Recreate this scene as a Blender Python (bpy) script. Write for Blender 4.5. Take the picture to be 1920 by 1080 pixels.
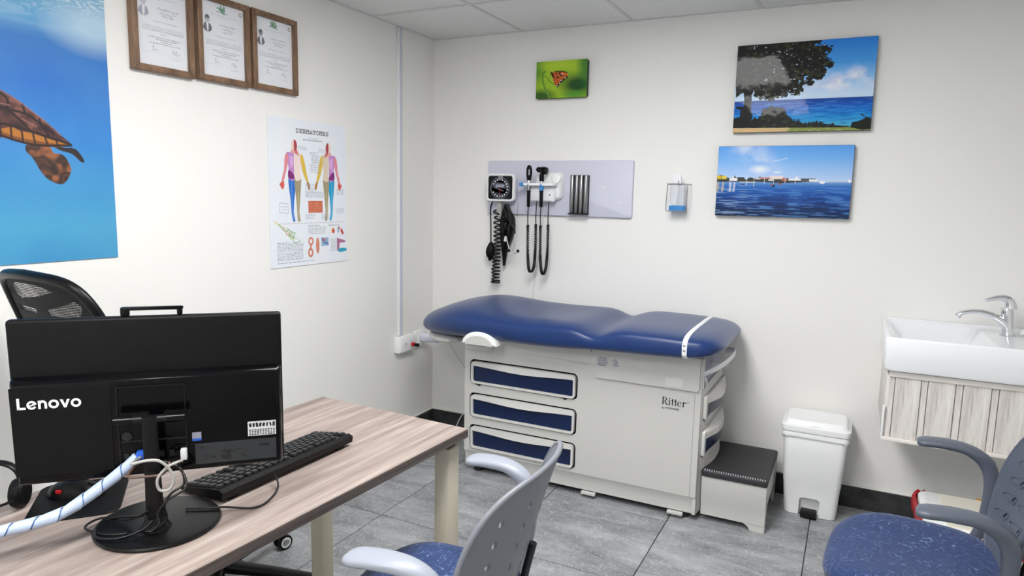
import bpy, bmesh, math, random
import numpy as np
from mathutils import Vector, Matrix
from mathutils.geometry import delaunay_2d_cdt

for o in list(bpy.data.objects):
    bpy.data.objects.remove(o)
scene = bpy.context.scene
C = scene.collection
random.seed(7)
RNG = np.random.default_rng(7)
pi = math.pi
R = math.radians

# ------------------------------------------------------------------ camera
def camera_basis(yaw, pitch, roll):
    cy, sy, cp, sp = math.cos(yaw), math.sin(yaw), math.cos(pitch), math.sin(pitch)
    fw = Vector((sy * cp, cy * cp, sp)); rt = Vector((cy, -sy, 0)); up = rt.cross(fw)
    c, s = math.cos(roll), math.sin(roll)
    return c * rt + s * up, -s * rt + c * up, fw

cd = bpy.data.cameras.new('camera')
cam = bpy.data.objects.new('camera', cd)
C.objects.link(cam)
cd.sensor_width = 36
cd.lens = 1285.38 / 1920 * 36
_r, _u, _f = camera_basis(-0.46259, -0.135024, 0.0207146)
m = Matrix((_r, _u, -_f)).transposed().to_4x4()
m.translation = Vector((2.25621, -3.45431, 1.41449))
cam.matrix_world = m
cd.clip_start = 0.02
scene.camera = cam

# ------------------------------------------------------------------ world, exposure
w = bpy.data.worlds.new('world')
scene.world = w
w.use_nodes = True
w.node_tree.nodes['Background'].inputs[0].default_value = (0.9, 0.95, 1, 1)
w.node_tree.nodes['Background'].inputs[1].default_value = 0.25
scene.view_settings.view_transform = 'Standard'
scene.view_settings.look = 'None'
scene.view_settings.gamma = 1
scene.view_settings.use_curve_mapping = False
scene.view_settings.exposure = 0.42
PANEL_POWER = 17.0           # emission of the ceiling light panels

H = 2.284                    # room height; corner of the room is the origin
XR, YF = 3.75, -4.45         # right wall, wall behind the camera

# ------------------------------------------------------------------ materials
def lin(c):
    c = c / 255.0
    return c / 12.92 if c <= 0.04045 else ((c + 0.055) / 1.055) ** 2.4

def rgb(r, g, b):
    return (lin(r), lin(g), lin(b), 1)

def mat(name, col, rough=0.5, metal=0.0, spec=0.5, bump=None, coat=0.0, trans=0.0, alpha=1.0, ior=1.45, vary=None, emit=None):
    """vary = (second colour, noise scale, stretch xyz, contrast); bump = (scale, strength)"""
    mm = bpy.data.materials.new(name)
    mm.use_nodes = True
    nt = mm.node_tree
    b = nt.nodes['Principled BSDF']
    b.inputs['Base Color'].default_value = col
    b.inputs['Roughness'].default_value = rough
    b.inputs['Metallic'].default_value = metal
    b.inputs['Specular IOR Level'].default_value = spec
    b.inputs['Coat Weight'].default_value = coat
    b.inputs['Transmission Weight'].default_value = trans
    b.inputs['Alpha'].default_value = alpha
    b.inputs['IOR'].default_value = ior
    if emit:
        b.inputs['Emission Color'].default_value = emit[0]
        b.inputs['Emission Strength'].default_value = emit[1]
    tc = nt.nodes.new('ShaderNodeTexCoord')
    if vary:
        mp = nt.nodes.new('ShaderNodeMapping')
        mp.inputs['Scale'].default_value = vary[2]
        nt.links.new(tc.outputs['Object'], mp.inputs[0])
        n = nt.nodes.new('ShaderNodeTexNoise')
        n.inputs['Scale'].default_value = vary[1]
        n.inputs['Detail'].default_value = 6
        n.inputs['Roughness'].default_value = 0.6
        nt.links.new(mp.outputs[0], n.inputs['Vector'])
        cr = nt.nodes.new('ShaderNodeValToRGB')
        k = vary[3]
        cr.color_ramp.elements[0].position = 0.5 - k
        cr.color_ramp.elements[1].position = 0.5 + k
        cr.color_ramp.elements[0].color = col
        cr.color_ramp.elements[1].color = vary[0]
        nt.links.new(n.outputs['Fac'], cr.inputs[0])
        nt.links.new(cr.outputs[0], b.inputs['Base Color'])
    if bump:
        n2 = nt.nodes.new('ShaderNodeTexNoise')
        n2.inputs['Scale'].default_value = bump[0]
        n2.inputs['Detail'].default_value = 4
        nt.links.new(tc.outputs['Object'], n2.inputs['Vector'])
        bp = nt.nodes.new('ShaderNodeBump')
        bp.inputs['Strength'].default_value = bump[1]
        bp.inputs['Distance'].default_value = 0.01
        nt.links.new(n2.outputs['Fac'], bp.inputs['Height'])
        nt.links.new(bp.outputs[0], b.inputs['Normal'])
    return mm

def node(nt, kind, **kw):
    n = nt.nodes.new(kind)
    for k, v in kw.items():
        if k.startswith('i_'):
            n.inputs[k[2:].replace('_', ' ')].default_value = v
        else:
            setattr(n, k, v)
    return n

def mat_floor():
    """grey mottled slate-look tile with thin curling lighter veins"""
    mm = bpy.data.materials.new('slate_tile'); mm.use_nodes = True
    nt = mm.node_tree; b = nt.nodes['Principled BSDF']
    g = node(nt, 'ShaderNodeNewGeometry')
    oi = node(nt, 'ShaderNodeObjectInfo')
    add = node(nt, 'ShaderNodeVectorMath', operation='MULTIPLY_ADD')
    nt.links.new(oi.outputs['Random'], add.inputs[0])
    add.inputs[1].default_value = (9, 5, 3)
    nt.links.new(g.outputs['Position'], add.inputs[2])
    mp = node(nt, 'ShaderNodeMapping'); mp.inputs['Scale'].default_value = (0.7, 1.9, 1); mp.inputs['Rotation'].default_value = (0, 0, 0.5)
    nt.links.new(add.outputs[0], mp.inputs[0])
    n1 = node(nt, 'ShaderNodeTexNoise', i_Scale=4.0, i_Detail=9.0, i_Roughness=0.7, i_Distortion=0.4)
    n2 = node(nt, 'ShaderNodeTexNoise', i_Scale=21.0, i_Detail=3.0, i_Roughness=0.5, i_Distortion=1.6)
    n3 = node(nt, 'ShaderNodeTexNoise', i_Scale=60.0, i_Detail=3.0)
    nt.links.new(mp.outputs[0], n1.inputs['Vector'])
    for n in (n2, n3):
        nt.links.new(add.outputs[0], n.inputs['Vector'])
    cr = node(nt, 'ShaderNodeValToRGB')
    e = cr.color_ramp.elements
    e[0].position, e[0].color = 0.30, rgb(106, 107, 109)
    e[1].position, e[1].color = 0.72, rgb(184, 186, 188)
    e2 = e.new(0.5); e2.color = rgb(146, 148, 151)
    nt.links.new(n1.outputs['Fac'], cr.inputs[0])
    # contour lines of the second noise become the fine veins
    s = node(nt, 'ShaderNodeMath', operation='SUBTRACT'); s.inputs[1].default_value = 0.5
    nt.links.new(n2.outputs['Fac'], s.inputs[0])
    a = node(nt, 'ShaderNodeMath', operation='ABSOLUTE'); nt.links.new(s.outputs[0], a.inputs[0])
    mr = node(nt, 'ShaderNodeMapRange'); mr.inputs[1].default_value = 0.0; mr.inputs[2].default_value = 0.022
    mr.inputs[3].default_value = 1.0; mr.inputs[4].default_value = 0.0
    nt.links.new(a.outputs[0], mr.inputs[0])
    mul = node(nt, 'ShaderNodeMath', operation='MULTIPLY')
    nt.links.new(mr.outputs[0], mul.inputs[0]); nt.links.new(n3.outputs['Fac'], mul.inputs[1])
    mx = node(nt, 'ShaderNodeMix', data_type='RGBA')
    nt.links.new(mul.outputs[0], mx.inputs['Factor'])
    nt.links.new(cr.outputs[0], mx.inputs['A'])
    mx.inputs['B'].default_value = rgb(215, 217, 220)
    nt.links.new(mx.outputs['Result'], b.inputs['Base Color'])
    b.inputs['Roughness'].default_value = 0.42
    bp = node(nt, 'ShaderNodeBump', i_Strength=0.12, i_Distance=0.01)
    nt.links.new(n1.outputs['Fac'], bp.inputs['Height'])
    nt.links.new(bp.outputs[0], b.inputs['Normal'])
    return mm

def mat_fabric(name, base, line):
    """woven blue upholstery with a scribble of short lighter threads"""
    mm = bpy.data.materials.new(name); mm.use_nodes = True
    nt = mm.node_tree; b = nt.nodes['Principled BSDF']
    tc = node(nt, 'ShaderNodeTexCoord')
    acc = None
    for sc, off, wd in ((24, 0, 0.011), (33, 7, 0.012)):
        mp = node(nt, 'ShaderNodeMapping'); mp.inputs['Location'].default_value = (off, off * .3, 0)
        nt.links.new(tc.outputs['Object'], mp.inputs[0])
        n = node(nt, 'ShaderNodeTexNoise', i_Scale=float(sc), i_Detail=0.0, i_Distortion=0.9)
        nt.links.new(mp.outputs[0], n.inputs['Vector'])
        s = node(nt, 'ShaderNodeMath', operation='SUBTRACT'); s.inputs[1].default_value = 0.5
        nt.links.new(n.outputs['Fac'], s.inputs[0])
        a = node(nt, 'ShaderNodeMath', operation='ABSOLUTE'); nt.links.new(s.outputs[0], a.inputs[0])
        mr = node(nt, 'ShaderNodeMapRange'); mr.inputs[1].default_value = 0; mr.inputs[2].default_value = wd
        mr.inputs[3].default_value = 0.62; mr.inputs[4].default_value = 0
        nt.links.new(a.outputs[0], mr.inputs[0])
        if acc is None:
            acc = mr.outputs[0]
        else:
            q = node(nt, 'ShaderNodeMath', operation='MAXIMUM')
            nt.links.new(acc, q.inputs[0]); nt.links.new(mr.outputs[0], q.inputs[1]); acc = q.outputs[0]
    br = node(nt, 'ShaderNodeTexNoise', i_Scale=70.0, i_Detail=1.0)
    nt.links.new(tc.outputs['Object'], br.inputs['Vector'])
    mul = node(nt, 'ShaderNodeMath', operation='MULTIPLY', use_clamp=True)
    nt.links.new(acc, mul.inputs[0])
    sh = node(nt, 'ShaderNodeMapRange'); sh.inputs[1].default_value = 0.30; sh.inputs[2].default_value = 0.42
    nt.links.new(br.outputs['Fac'], sh.inputs[0]); nt.links.new(sh.outputs[0], mul.inputs[1])
    big = node(nt, 'ShaderNodeTexNoise', i_Scale=90.0, i_Detail=2.0)
    nt.links.new(tc.outputs['Object'], big.inputs['Vector'])
    cr = node(nt, 'ShaderNodeValToRGB')
    cr.color_ramp.elements[0].position = 0.3; cr.color_ramp.elements[0].color = tuple(c * 0.85 for c in base[:3]) + (1,)
    cr.color_ramp.elements[1].position = 0.7; cr.color_ramp.elements[1].color = tuple(c * 1.15 for c in base[:3]) + (1,)
    nt.links.new(big.outputs['Fac'], cr.inputs[0])
    mx = node(nt, 'ShaderNodeMix', data_type='RGBA')
    nt.links.new(mul.outputs[0], mx.inputs['Factor'])
    nt.links.new(cr.outputs[0], mx.inputs['A']); mx.inputs['B'].default_value = line
    nt.links.new(mx.outputs['Result'], b.inputs['Base Color'])
    b.inputs['Roughness'].default_value = 0.9
    b.inputs['Sheen Weight'].default_value = 0.15
    bp = node(nt, 'ShaderNodeBump', i_Strength=0.25, i_Distance=0.002)
    nt.links.new(big.outputs['Fac'], bp.inputs['Height']); nt.links.new(bp.outputs[0], b.inputs['Normal'])
    return mm

def mat_wood(name, dark, mid, light, axis_scale, rough=0.45, big=1.0, lines=0.0):
    """streaked wood grain running along the axis with the smallest scale"""
    mm = bpy.data.materials.new(name); mm.use_nodes = True
    nt = mm.node_tree; b = nt.nodes['Principled BSDF']
    tc = node(nt, 'ShaderNodeTexCoord')
    mp = node(nt, 'ShaderNodeMapping'); mp.inputs['Scale'].default_value = axis_scale
    nt.links.new(tc.outputs['Object'], mp.inputs[0])
    n1 = node(nt, 'ShaderNodeTexNoise', i_Scale=2.2 * big, i_Detail=8.0, i_Roughness=0.62, i_Distortion=0.25)
    n2 = node(nt, 'ShaderNodeTexNoise', i_Scale=11.0 * big, i_Detail=5.0, i_Roughness=0.7)
    nt.links.new(mp.outputs[0], n1.inputs['Vector']); nt.links.new(mp.outputs[0], n2.inputs['Vector'])
    ad = node(nt, 'ShaderNodeMath', operation='MULTIPLY_ADD'); ad.inputs[1].default_value = 0.35
    nt.links.new(n2.outputs['Fac'], ad.inputs[0]); nt.links.new(n1.outputs['Fac'], ad.inputs[2])
    cr = node(nt, 'ShaderNodeValToRGB')
    e = cr.color_ramp.elements
    e[0].position, e[0].color = 0.50, dark
    e[1].position, e[1].color = 0.90, light
    x = e.new(0.68); x.color = mid
    nt.links.new(ad.outputs[0], cr.inputs[0])
    nt.links.new(cr.outputs[0], b.inputs['Base Color'])
    b.inputs['Roughness'].default_value = rough
    bp = node(nt, 'ShaderNodeBump', i_Strength=0.08, i_Distance=0.003)
    nt.links.new(n2.outputs['Fac'], bp.inputs['Height']); nt.links.new(bp.outputs[0], b.inputs['Normal'])
    return mm

def mat_print(name, rough=0.35, coat=0.0, spec=0.5):
    """ink on a print: colour is stored per vertex of the printed sheet"""
    mm = bpy.data.materials.new(name); mm.use_nodes = True
    nt = mm.node_tree; b = nt.nodes['Principled BSDF']
    a = node(nt, 'ShaderNodeAttribute', attribute_name='ink')
    nt.links.new(a.outputs['Color'], b.inputs['Base Color'])
    b.inputs['Roughness'].default_value = rough
    b.inputs['Coat Weight'].default_value = coat
    b.inputs['Coat Roughness'].default_value = 0.05
    b.inputs['Specular IOR Level'].default_value = spec
    n = node(nt, 'ShaderNodeTexNoise', i_Scale=14.0, i_Detail=2.0)
    tc = node(nt, 'ShaderNodeTexCoord'); nt.links.new(tc.outputs['Object'], n.inputs['Vector'])
    bp = node(nt, 'ShaderNodeBump', i_Strength=0.06, i_Distance=0.01)
    nt.links.new(n.outputs['Fac'], bp.inputs['Height']); nt.links.new(bp.outputs[0], b.inputs['Normal'])
    nt.links.new(bp.outputs[0], b.inputs['Coat Normal'])
    return mm

def mat_mesh(name, col, scale, fill):
    """open woven net: holes are really open (alpha) between the threads"""
    mm = bpy.data.materials.new(name); mm.use_nodes = True
    nt = mm.node_tree; b = nt.nodes['Principled BSDF']
    b.inputs['Base Color'].default_value = col; b.inputs['Roughness'].default_value = 0.8
    tc = node(nt, 'ShaderNodeTexCoord')
    v = node(nt, 'ShaderNodeTexVoronoi', i_Scale=scale, feature='F1'); v.inputs['Randomness'].default_value = 0.15
    nt.links.new(tc.outputs['UV'], v.inputs['Vector'])
    gt = node(nt, 'ShaderNodeMath', operation='GREATER_THAN'); gt.inputs[1].default_value = fill
    nt.links.new(v.outputs['Distance'], gt.inputs[0])
    nt.links.new(gt.outputs[0], b.inputs['Alpha'])
    return mm

WHITE = (1, 1, 1, 1)
M = dict(
    wall=mat('wall_paint', rgb(239, 238, 235), 0.75, bump=(60, 0.03)),
    ceil=mat('ceiling_tile_face', rgb(228, 228, 226), 0.9, bump=(220, 0.35), vary=(rgb(238, 238, 236), 60, (1, 1, 1), 0.3)),
    tbar=mat('painted_grid_bar', rgb(212, 212, 210), 0.5),
    tile=mat_floor(),
    grout=mat('grout', rgb(96, 97, 98), 0.9, bump=(80, 0.2)),
    skirt=mat('dark_granite', rgb(26, 27, 28), 0.28, vary=(rgb(70, 71, 72), 14, (1, 1, 1), 0.22)),
    caulk=mat('white_caulk', rgb(232, 231, 226), 0.6),
    cream=mat('cream_moulded_plastic', rgb(203, 202, 198), 0.38, bump=(150, 0.02)),
    cream2=mat('ivory_drawer_plastic', rgb(214, 213, 209), 0.3),
    dark=mat('dark_cavity', rgb(22, 22, 24), 0.6),
    navy=mat('navy_panel', rgb(12, 28, 64), 0.34, bump=(300, 0.04), vary=(rgb(15, 35, 76), 10, (1, 1, 1), 0.3)),
    slate=mat('slate_drawer_panel', rgb(70, 76, 90), 0.3),
    vinyl=mat('blue_vinyl', rgb(22, 48, 100), 0.36, spec=0.5, bump=(260, 0.07), vary=(rgb(28, 57, 110), 3, (1, 1, 1), 0.3)),
    rubber=mat('ribbed_black_rubber', rgb(44, 44, 46), 0.5, bump=(300, 0.1)),
    black=mat('black_plastic', rgb(10, 10, 11), 0.36, spec=0.3),
    gloss=mat('glossy_black_plastic', rgb(6, 6, 8), 0.12, spec=0.22),
    matteblack=mat('matte_black_plastic', rgb(11, 11, 12), 0.5, spec=0.2, bump=(500, 0.04)),
    key=mat('keycap_plastic', rgb(25, 25, 26), 0.42),
    chrome=mat('chrome', rgb(225, 227, 230), 0.08, metal=1.0),
    steel=mat('brushed_steel', rgb(150, 150, 152), 0.32, metal=1.0),
    white=mat('white_plastic', rgb(238, 239, 240), 0.3),
    white2=mat('bright_white_plastic', rgb(244, 245, 246), 0.35),
    ceramic=mat('white_glazed_ceramic', rgb(244, 246, 250), 0.07, coat=0.4),
    lav=mat('pale_grey_board', rgb(205, 207, 222), 0.4),
    armlight=mat('grey_arm_plastic', rgb(150, 155, 166), 0.36),
    armdark=mat('slate_grey_plastic', rgb(86, 92, 104), 0.4),
    backgrey=mat('grey_shell_plastic', rgb(122, 125, 133), 0.42),
    backdark=mat('slate_shell_plastic', rgb(82, 90, 104), 0.42),
    tubemetal=mat('dark_painted_tube', rgb(44, 46, 50), 0.35, metal=0.3),
    fabric=mat_fabric('blue_scribble_fabric', rgb(30, 52, 98), rgb(130, 155, 198)),
    desktop=mat_wood('driftwood_laminate', rgb(118, 105, 98), rgb(146, 132, 125), rgb(176, 164, 156), (16.0, 0.8, 9.0)),
    deskedge=mat_wood('laminate_edge', rgb(76, 66, 62), rgb(98, 88, 82), rgb(128, 117, 109), (9.0, 0.9, 22.0)),
    leg=mat('cream_steel_leg', rgb(208, 200, 180), 0.35),
    plank=mat_wood('whitewashed_plank', rgb(188, 182, 177), rgb(220, 215, 210), rgb(238, 235, 231), (30.0, 30.0, 2.6), 0.6, 0.8),
    rail=mat('whitewashed_rail', rgb(216, 210, 203), 0.6, vary=(rgb(236, 232, 227), 6, (3, 3, 20), 0.3)),
    framewood=mat_wood('walnut_moulding', rgb(84, 61, 45), rgb(122, 93, 70), rgb(152, 122, 96), (14.0, 6.0, 6.0), 0.5),
    framewood2=mat_wood('walnut_moulding_upright', rgb(84, 61, 45), rgb(122, 93, 70), rgb(152, 122, 96), (14.0, 14.0, 2.5), 0.5),
    glass=mat('clear_glass', (1, 1, 1, 1), 0.03, alpha=0.07, spec=0.5),
    clear=mat('clear_plastic', (0.9, 0.94, 1, 1), 0.1, alpha=0.28),
    bluecap=mat('blue_plastic', rgb(52, 132, 200), 0.35),
    print_matte=mat_print('printed_paper', 0.55),
    print_gloss=mat_print('glossy_print', 0.6, 0.16, 0.2),
    paper=mat('white_paper', rgb(240, 240, 242), 0.6),
    red=mat('red_plastic_bag', rgb(176, 22, 34), 0.3, bump=(45, 0.5)),
    redhard=mat('red_plastic', rgb(190, 30, 34), 0.35),
    bag=mat('white_bin_liner', rgb(238, 239, 241), 0.35, bump=(60, 0.4)),
    beige=mat('ivory_lid_plastic', rgb(232, 228, 214), 0.4),
    spiral=mat('translucent_blue_white_wrap', rgb(192, 208, 234), 0.3, trans=0.15),
    wrapcore=mat('pale_blue_core', rgb(128, 160, 208), 0.4),
    cable=mat('black_cable', rgb(16, 16, 17), 0.45),
    greycable=mat('grey_cable', rgb(168, 166, 162), 0.45),
    bluecable=mat('blue_cable', rgb(40, 90, 190), 0.4),
    whitecable=mat('white_cable', rgb(222, 222, 224), 0.45),
    ink=mat('black_ink', rgb(22, 22, 24), 0.5),
    whiteink=mat('white_ink', rgb(238, 238, 240), 0.4),
    greyink=mat('grey_ink', rgb(150, 152, 168), 0.6),
    sticker=mat('smoky_clear_sticker', rgb(46, 48, 50), 0.25),
    labelpaper=mat('worn_label_paper', rgb(202, 203, 205), 0.5),
    net=mat_mesh('black_open_net', rgb(14, 14, 15), 1.0, 0.36),
    netdense=mat('black_dense_net', rgb(16, 16, 17), 0.7, bump=(500, 0.4)),
    lamp=mat('lit_diffuser', (1, 1, 1, 1), 0.5, emit=((1.0, 0.995, 0.985, 1), PANEL_POWER)),
)

M['vinyl'].node_tree.nodes['Principled BSDF'].inputs['Sheen Weight'].default_value = 0.2
M['vinyl'].node_tree.nodes['Principled BSDF'].inputs['Sheen Roughness'].default_value = 0.4

# ------------------------------------------------------------------ mesh helpers
def finish(name, me, material, parent=None, smooth=38):
    if smooth:
        me.shade_smooth()
        me.set_sharp_from_angle(angle=R(smooth))
    ms = material if isinstance(material, (list, tuple)) else [material]
    for x in ms:
        me.materials.append(M[x] if isinstance(x, str) else x)
    o = bpy.data.objects.new(name, me)
    C.objects.link(o)
    if parent is not None:
        o.parent = parent
    return o

def rot_m(rx=0, ry=0, rz=0):
    return Matrix.Rotation(rz, 4, 'Z') @ Matrix.Rotation(ry, 4, 'Y') @ Matrix.Rotation(rx, 4, 'X')

class B:
    """collects shapes into one bmesh"""
    def __init__(self):
        self.bm = bmesh.new()

    def _merge(self, t, mtx=None):
        if mtx is not None:
            t.transform(mtx)
        me = bpy.data.meshes.new('tmp')
        t.to_mesh(me); t.free()
        self.bm.from_mesh(me)
        bpy.data.meshes.remove(me)
        return self

    def box(self, c, s, bev=0.0, seg=2, rot=None):
        t = bmesh.new()
        bmesh.ops.create_cube(t, size=1)
        bmesh.ops.scale(t, vec=s, verts=t.verts)
        if bev:
            bmesh.ops.bevel(t, geom=t.edges[:], offset=min(bev, min(s) * 0.49), segments=seg, affect='EDGES', profile=0.5)
        mt = Matrix.Translation(c)
        if rot is not None:
            mt = mt @ rot
        return self._merge(t, mt)

    def loft(self, rings, cap0=True, cap1=True, closed=False):
        bm = self.bm
        vs = [[bm.verts.new(p) for p in r] for r in rings]
        n = len(rings[0])
        rng = range(len(rings)) if closed else range(len(rings) - 1)
        for i in rng:
            a, b = vs[i], vs[(i + 1) % len(vs)]
            for j in range(n):
                k = (j + 1) % n
                try:
                    bm.faces.new((a[j], a[k], b[k], b[j]))
                except ValueError:
                    pass
        if not closed:
            if cap0: bm.faces.new(vs[0][::-1])
            if cap1: bm.faces.new(vs[-1])
        return self

    def tube(self, pts, r, n=8, closed=False, flat=1.0, caps=True):
        pts = [Vector(p) for p in pts]
        rs = r if isinstance(r, (list, tuple)) else [r] * len(pts)
        rings = []
        prev = None
        N = len(pts)
        for i, p in enumerate(pts):
            if closed:
                t = pts[(i + 1) % N] - pts[i - 1]
            else:
                t = pts[min(i + 1, N - 1)] - pts[max(i - 1, 0)]
            if t.length < 1e-9: t = Vector((0, 0, 1))
            t.normalize()
            if prev is None:
                a = Vector((0, 0, 1)) if abs(t.z) < 0.9 else Vector((1, 0, 0))
                prev = a - a.dot(t) * t
            else:
                prev = prev - prev.dot(t) * t
            if prev.length < 1e-6: prev = t.orthogonal()
            prev.normalize()
            bn = t.cross(prev)
            rings.append([p + rs[i] * (math.cos(2 * pi * k / n) * prev * flat + math.sin(2 * pi * k / n) * bn) for k in range(n)])
        return self.loft(rings, caps, caps, closed)

    def sweep(self, pts, wh, side, n=12, e=3.0):
        """superelliptic section (half width, half height) carried along pts; side = width direction"""
        pts = [Vector(p) for p in pts]
        rings = []
        N = len(pts)
        for i, p in enumerate(pts):
            t = (pts[min(i + 1, N - 1)] - pts[max(i - 1, 0)]).normalized()
            s = Vector(side[i] if isinstance(side, list) else side)
            s = (s - s.dot(t) * t).normalized()
            u = s.cross(t)
            w_, h_ = wh[i]
            ring = []
            for k in range(n):
                a = 2 * pi * k / n + pi / n
                c_, s_ = math.cos(a), math.sin(a)
                ring.append(p + s * w_ * math.copysign(abs(c_) ** (2 / e), c_) + u * h_ * math.copysign(abs(s_) ** (2 / e), s_))
            rings.append(ring)
        return self.loft(rings)

    def lathe(self, prof, n=24, mtx=None):
        t = B()
        rings = [[Vector((r * math.cos(2 * pi * k / n), r * math.sin(2 * pi * k / n), z)) for k in range(n)] for r, z in prof]
        t.loft(rings)
        return self._merge(t.bm, mtx)

    def prism(self, poly, h, bev=0.0, seg=2, mtx=None):
        """poly in the xy plane, extruded from z=0 to z=h"""
        t = bmesh.new()
        vs = [t.verts.new((x, y, 0)) for x, y in poly]
        f = t.faces.new(vs)
        r = bmesh.ops.extrude_face_region(t, geom=[f])
        up = [v for v in r['geom'] if isinstance(v, bmesh.types.BMVert)]
        bmesh.ops.translate(t, vec=(0, 0, h), verts=up)
        bmesh.ops.recalc_face_normals(t, faces=t.faces)
        if bev:
            eds = [e for e in t.edges if all(abs(v.co.z - h) < 1e-7 for v in e.verts)]
            bmesh.ops.bevel(t, geom=eds, offset=bev, segments=seg, affect='EDGES', profile=0.5)
        return self._merge(t, mtx)

    def plate(self, outline, holes, thick, fn, step=0.02, offset=None):
        """flat outline with holes, triangulated, thickened along z and mapped through fn(x,y,d) -> Vector"""
        verts, edges = [], []
        def loop(pl):
            s = len(verts)
            verts.extend(Vector(p) for p in pl)
            edges.extend((s + i, s + (i + 1) % len(pl)) for i in range(len(pl)))
        loop(outline)
        for h in holes: loop(h)
        xs = [p[0] for p in outline]; ys = [p[1] for p in outline]
        polys = [outline] + list(holes)
        if step:
            x = min(xs) + step * 0.5
            while x < max(xs):
                y = min(ys) + step * 0.5
                while y < max(ys):
                    if inside((x, y), outline) and not any(inside((x, y), h) for h in holes) and min(edge_dist((x, y), q) for q in polys) > step * 0.3:
                        verts.append(Vector((x, y)))
                    y += step
                x += step
        ov, oe, of, *_ = delaunay_2d_cdt(verts, edges, [], 0, 1e-7)
        faces = []
        for f in of:
            cx = sum(ov[i].x for i in f) / 3; cy = sum(ov[i].y for i in f) / 3
            if inside((cx, cy), outline) and not any(inside((cx, cy), h) for h in holes):
                a, b_, c_ = (ov[i] for i in f)
                if (b_ - a).cross(c_ - a) < 0: f = f[::-1]
                faces.append(tuple(f))
        bm = self.bm
        top = [bm.verts.new(fn(v.x, v.y, thick / 2)) for v in ov]
        bot = [bm.verts.new(fn(v.x, v.y, -thick / 2)) for v in ov]
        cnt = {}
        for f in faces:
            bm.faces.new([top[i] for i in f]); bm.faces.new([bot[i] for i in reversed(f)])
            for i in range(3):
                e = (f[i], f[(i + 1) % 3]); cnt[e] = cnt.get(e, 0) + 1
        for (a, b_) in cnt:
            if (b_, a) not in cnt:
                bm.faces.new((top[b_], top[a], bot[a], bot[b_]))
        loose = [v for v in bm.verts if not v.link_faces]
        bmesh.ops.delete(bm, geom=loose, context='VERTS')
        return self

    def build(self, name, material, parent=None, smooth=38, world=None, mods=None):
        """world = root object: the shape was drawn in room coordinates"""
        bm = self.bm
        bmesh.ops.recalc_face_normals(bm, faces=bm.faces)
        if world is not None:
            bm.transform((Matrix.Translation(world.location) @ world.rotation_euler.to_matrix().to_4x4()).inverted())
        me = bpy.data.meshes.new(name)
        bm.to_mesh(me); bm.free()
        return finish(name, me, material, parent, smooth)

def inside(p, poly):
    x, y = p; c = False; j = len(poly) - 1
    for i in range(len(poly)):
        xi, yi = poly[i][0], poly[i][1]; xj, yj = poly[j][0], poly[j][1]
        if (yi > y) != (yj > y) and x < (xj - xi) * (y - yi) / (yj - yi) + xi:
            c = not c
        j = i
    return c

def edge_dist(p, poly):
    P = np.array(poly, float); Q = np.roll(P, -1, 0); d = Q - P
    t = np.clip(((p - P) * d).sum(1) / np.maximum((d * d).sum(1), 1e-12), 0, 1)
    return float(np.sqrt((((P + t[:, None] * d) - p) ** 2).sum(1)).min())

def rrect(x0, y0, x1, y1, r, n=5):
    out = []
    for cx, cy, a in ((x1 - r, y1 - r, 0), (x0 + r, y1 - r, 90), (x0 + r, y0 + r, 180), (x1 - r, y0 + r, 270)):
        for k in range(n + 1):
            t = R(a + 90 * k / n)
            out.append((cx + r * math.cos(t), cy + r * math.sin(t)))
    return out

def spline(pts, n=8, closed=False):
    """Catmull-Rom through pts"""
    P = [Vector(p) for p in pts]; N = len(P); out = []
    rng = range(N) if closed else range(N - 1)
    for i in rng:
        if closed:
            a, b, c, d = P[i - 1], P[i], P[(i + 1) % N], P[(i + 2) % N]
        else:
            a, b, c, d = P[max(i - 1, 0)], P[i], P[i + 1], P[min(i + 2, N - 1)]
        for k in range(n):
            t = k / n
            out.append(0.5 * ((2 * b) + (c - a) * t + (2 * a - 5 * b + 4 * c - d) * t * t + (3 * b - 3 * c + d - a) * t ** 3))
    if not closed: out.append(P[-1])
    return out

def thing(name, label, cat, loc=(0, 0, 0), rotz=0, group=None):
    o = bpy.data.objects.new(name, None)
    o.empty_display_size = 0.05
    C.objects.link(o)
    o.location = loc; o.rotation_euler = (0, 0, rotz)
    return tag(o, label, cat, group)

def tag(o, label, cat, group=None):
    o['label'] = label; o['category'] = cat
    if group: o['group'] = group
    return o

def struct(o, label=None):
    o['kind'] = 'structure'
    if label: o['label'] = label
    return o

def link_copy(o, parent, loc=None):
    c = o.copy(); C.objects.link(c); c.parent = parent
    if loc is not None: c.location = loc
    return c

def shift(o, loc, rotz=0):
    """give a world-drawn single mesh its origin at loc"""
    o.data.transform(Matrix.Translation(-Vector(loc)))
    o.location = loc
    return o

# plane helpers: local (x,y,z) -> room, for shapes drawn on the walls
BACK = Matrix(((1, 0, 0, 0), (0, 0, -1, 0), (0, 1, 0, 0), (0, 0, 0, 1)))     # x right, y up, z out of back wall
LEFT = Matrix(((0, 0, 1, 0), (1, 0, 0, 0), (0, 1, 0, 0), (0, 0, 0, 1)))      # x along +y, y up, z out of left wall

# ------------------------------------------------------------------ room shell
TH = 0.1
struct(B().box((XR / 2, TH / 2, H / 2), (XR + 2 * TH, TH, H + 0.4)).build('wall_back', 'wall', smooth=0), 'warm white painted wall behind the exam table')
struct(B().box((-TH / 2, YF / 2, H / 2), (TH, -YF, H + 0.4)).build('wall_left', 'wall', smooth=0), 'warm white painted wall with the turtle poster')
struct(B().box((XR + TH / 2, YF / 2, H / 2), (TH, -YF, H + 0.4)).build('wall_right', 'wall', smooth=0), 'white painted wall beyond the washbasin')
struct(B().box((XR / 2, YF - TH / 2, H / 2), (XR + 2 * TH, TH, H + 0.4)).build('wall_front', 'wall', smooth=0), 'white painted wall behind the viewer')

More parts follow.
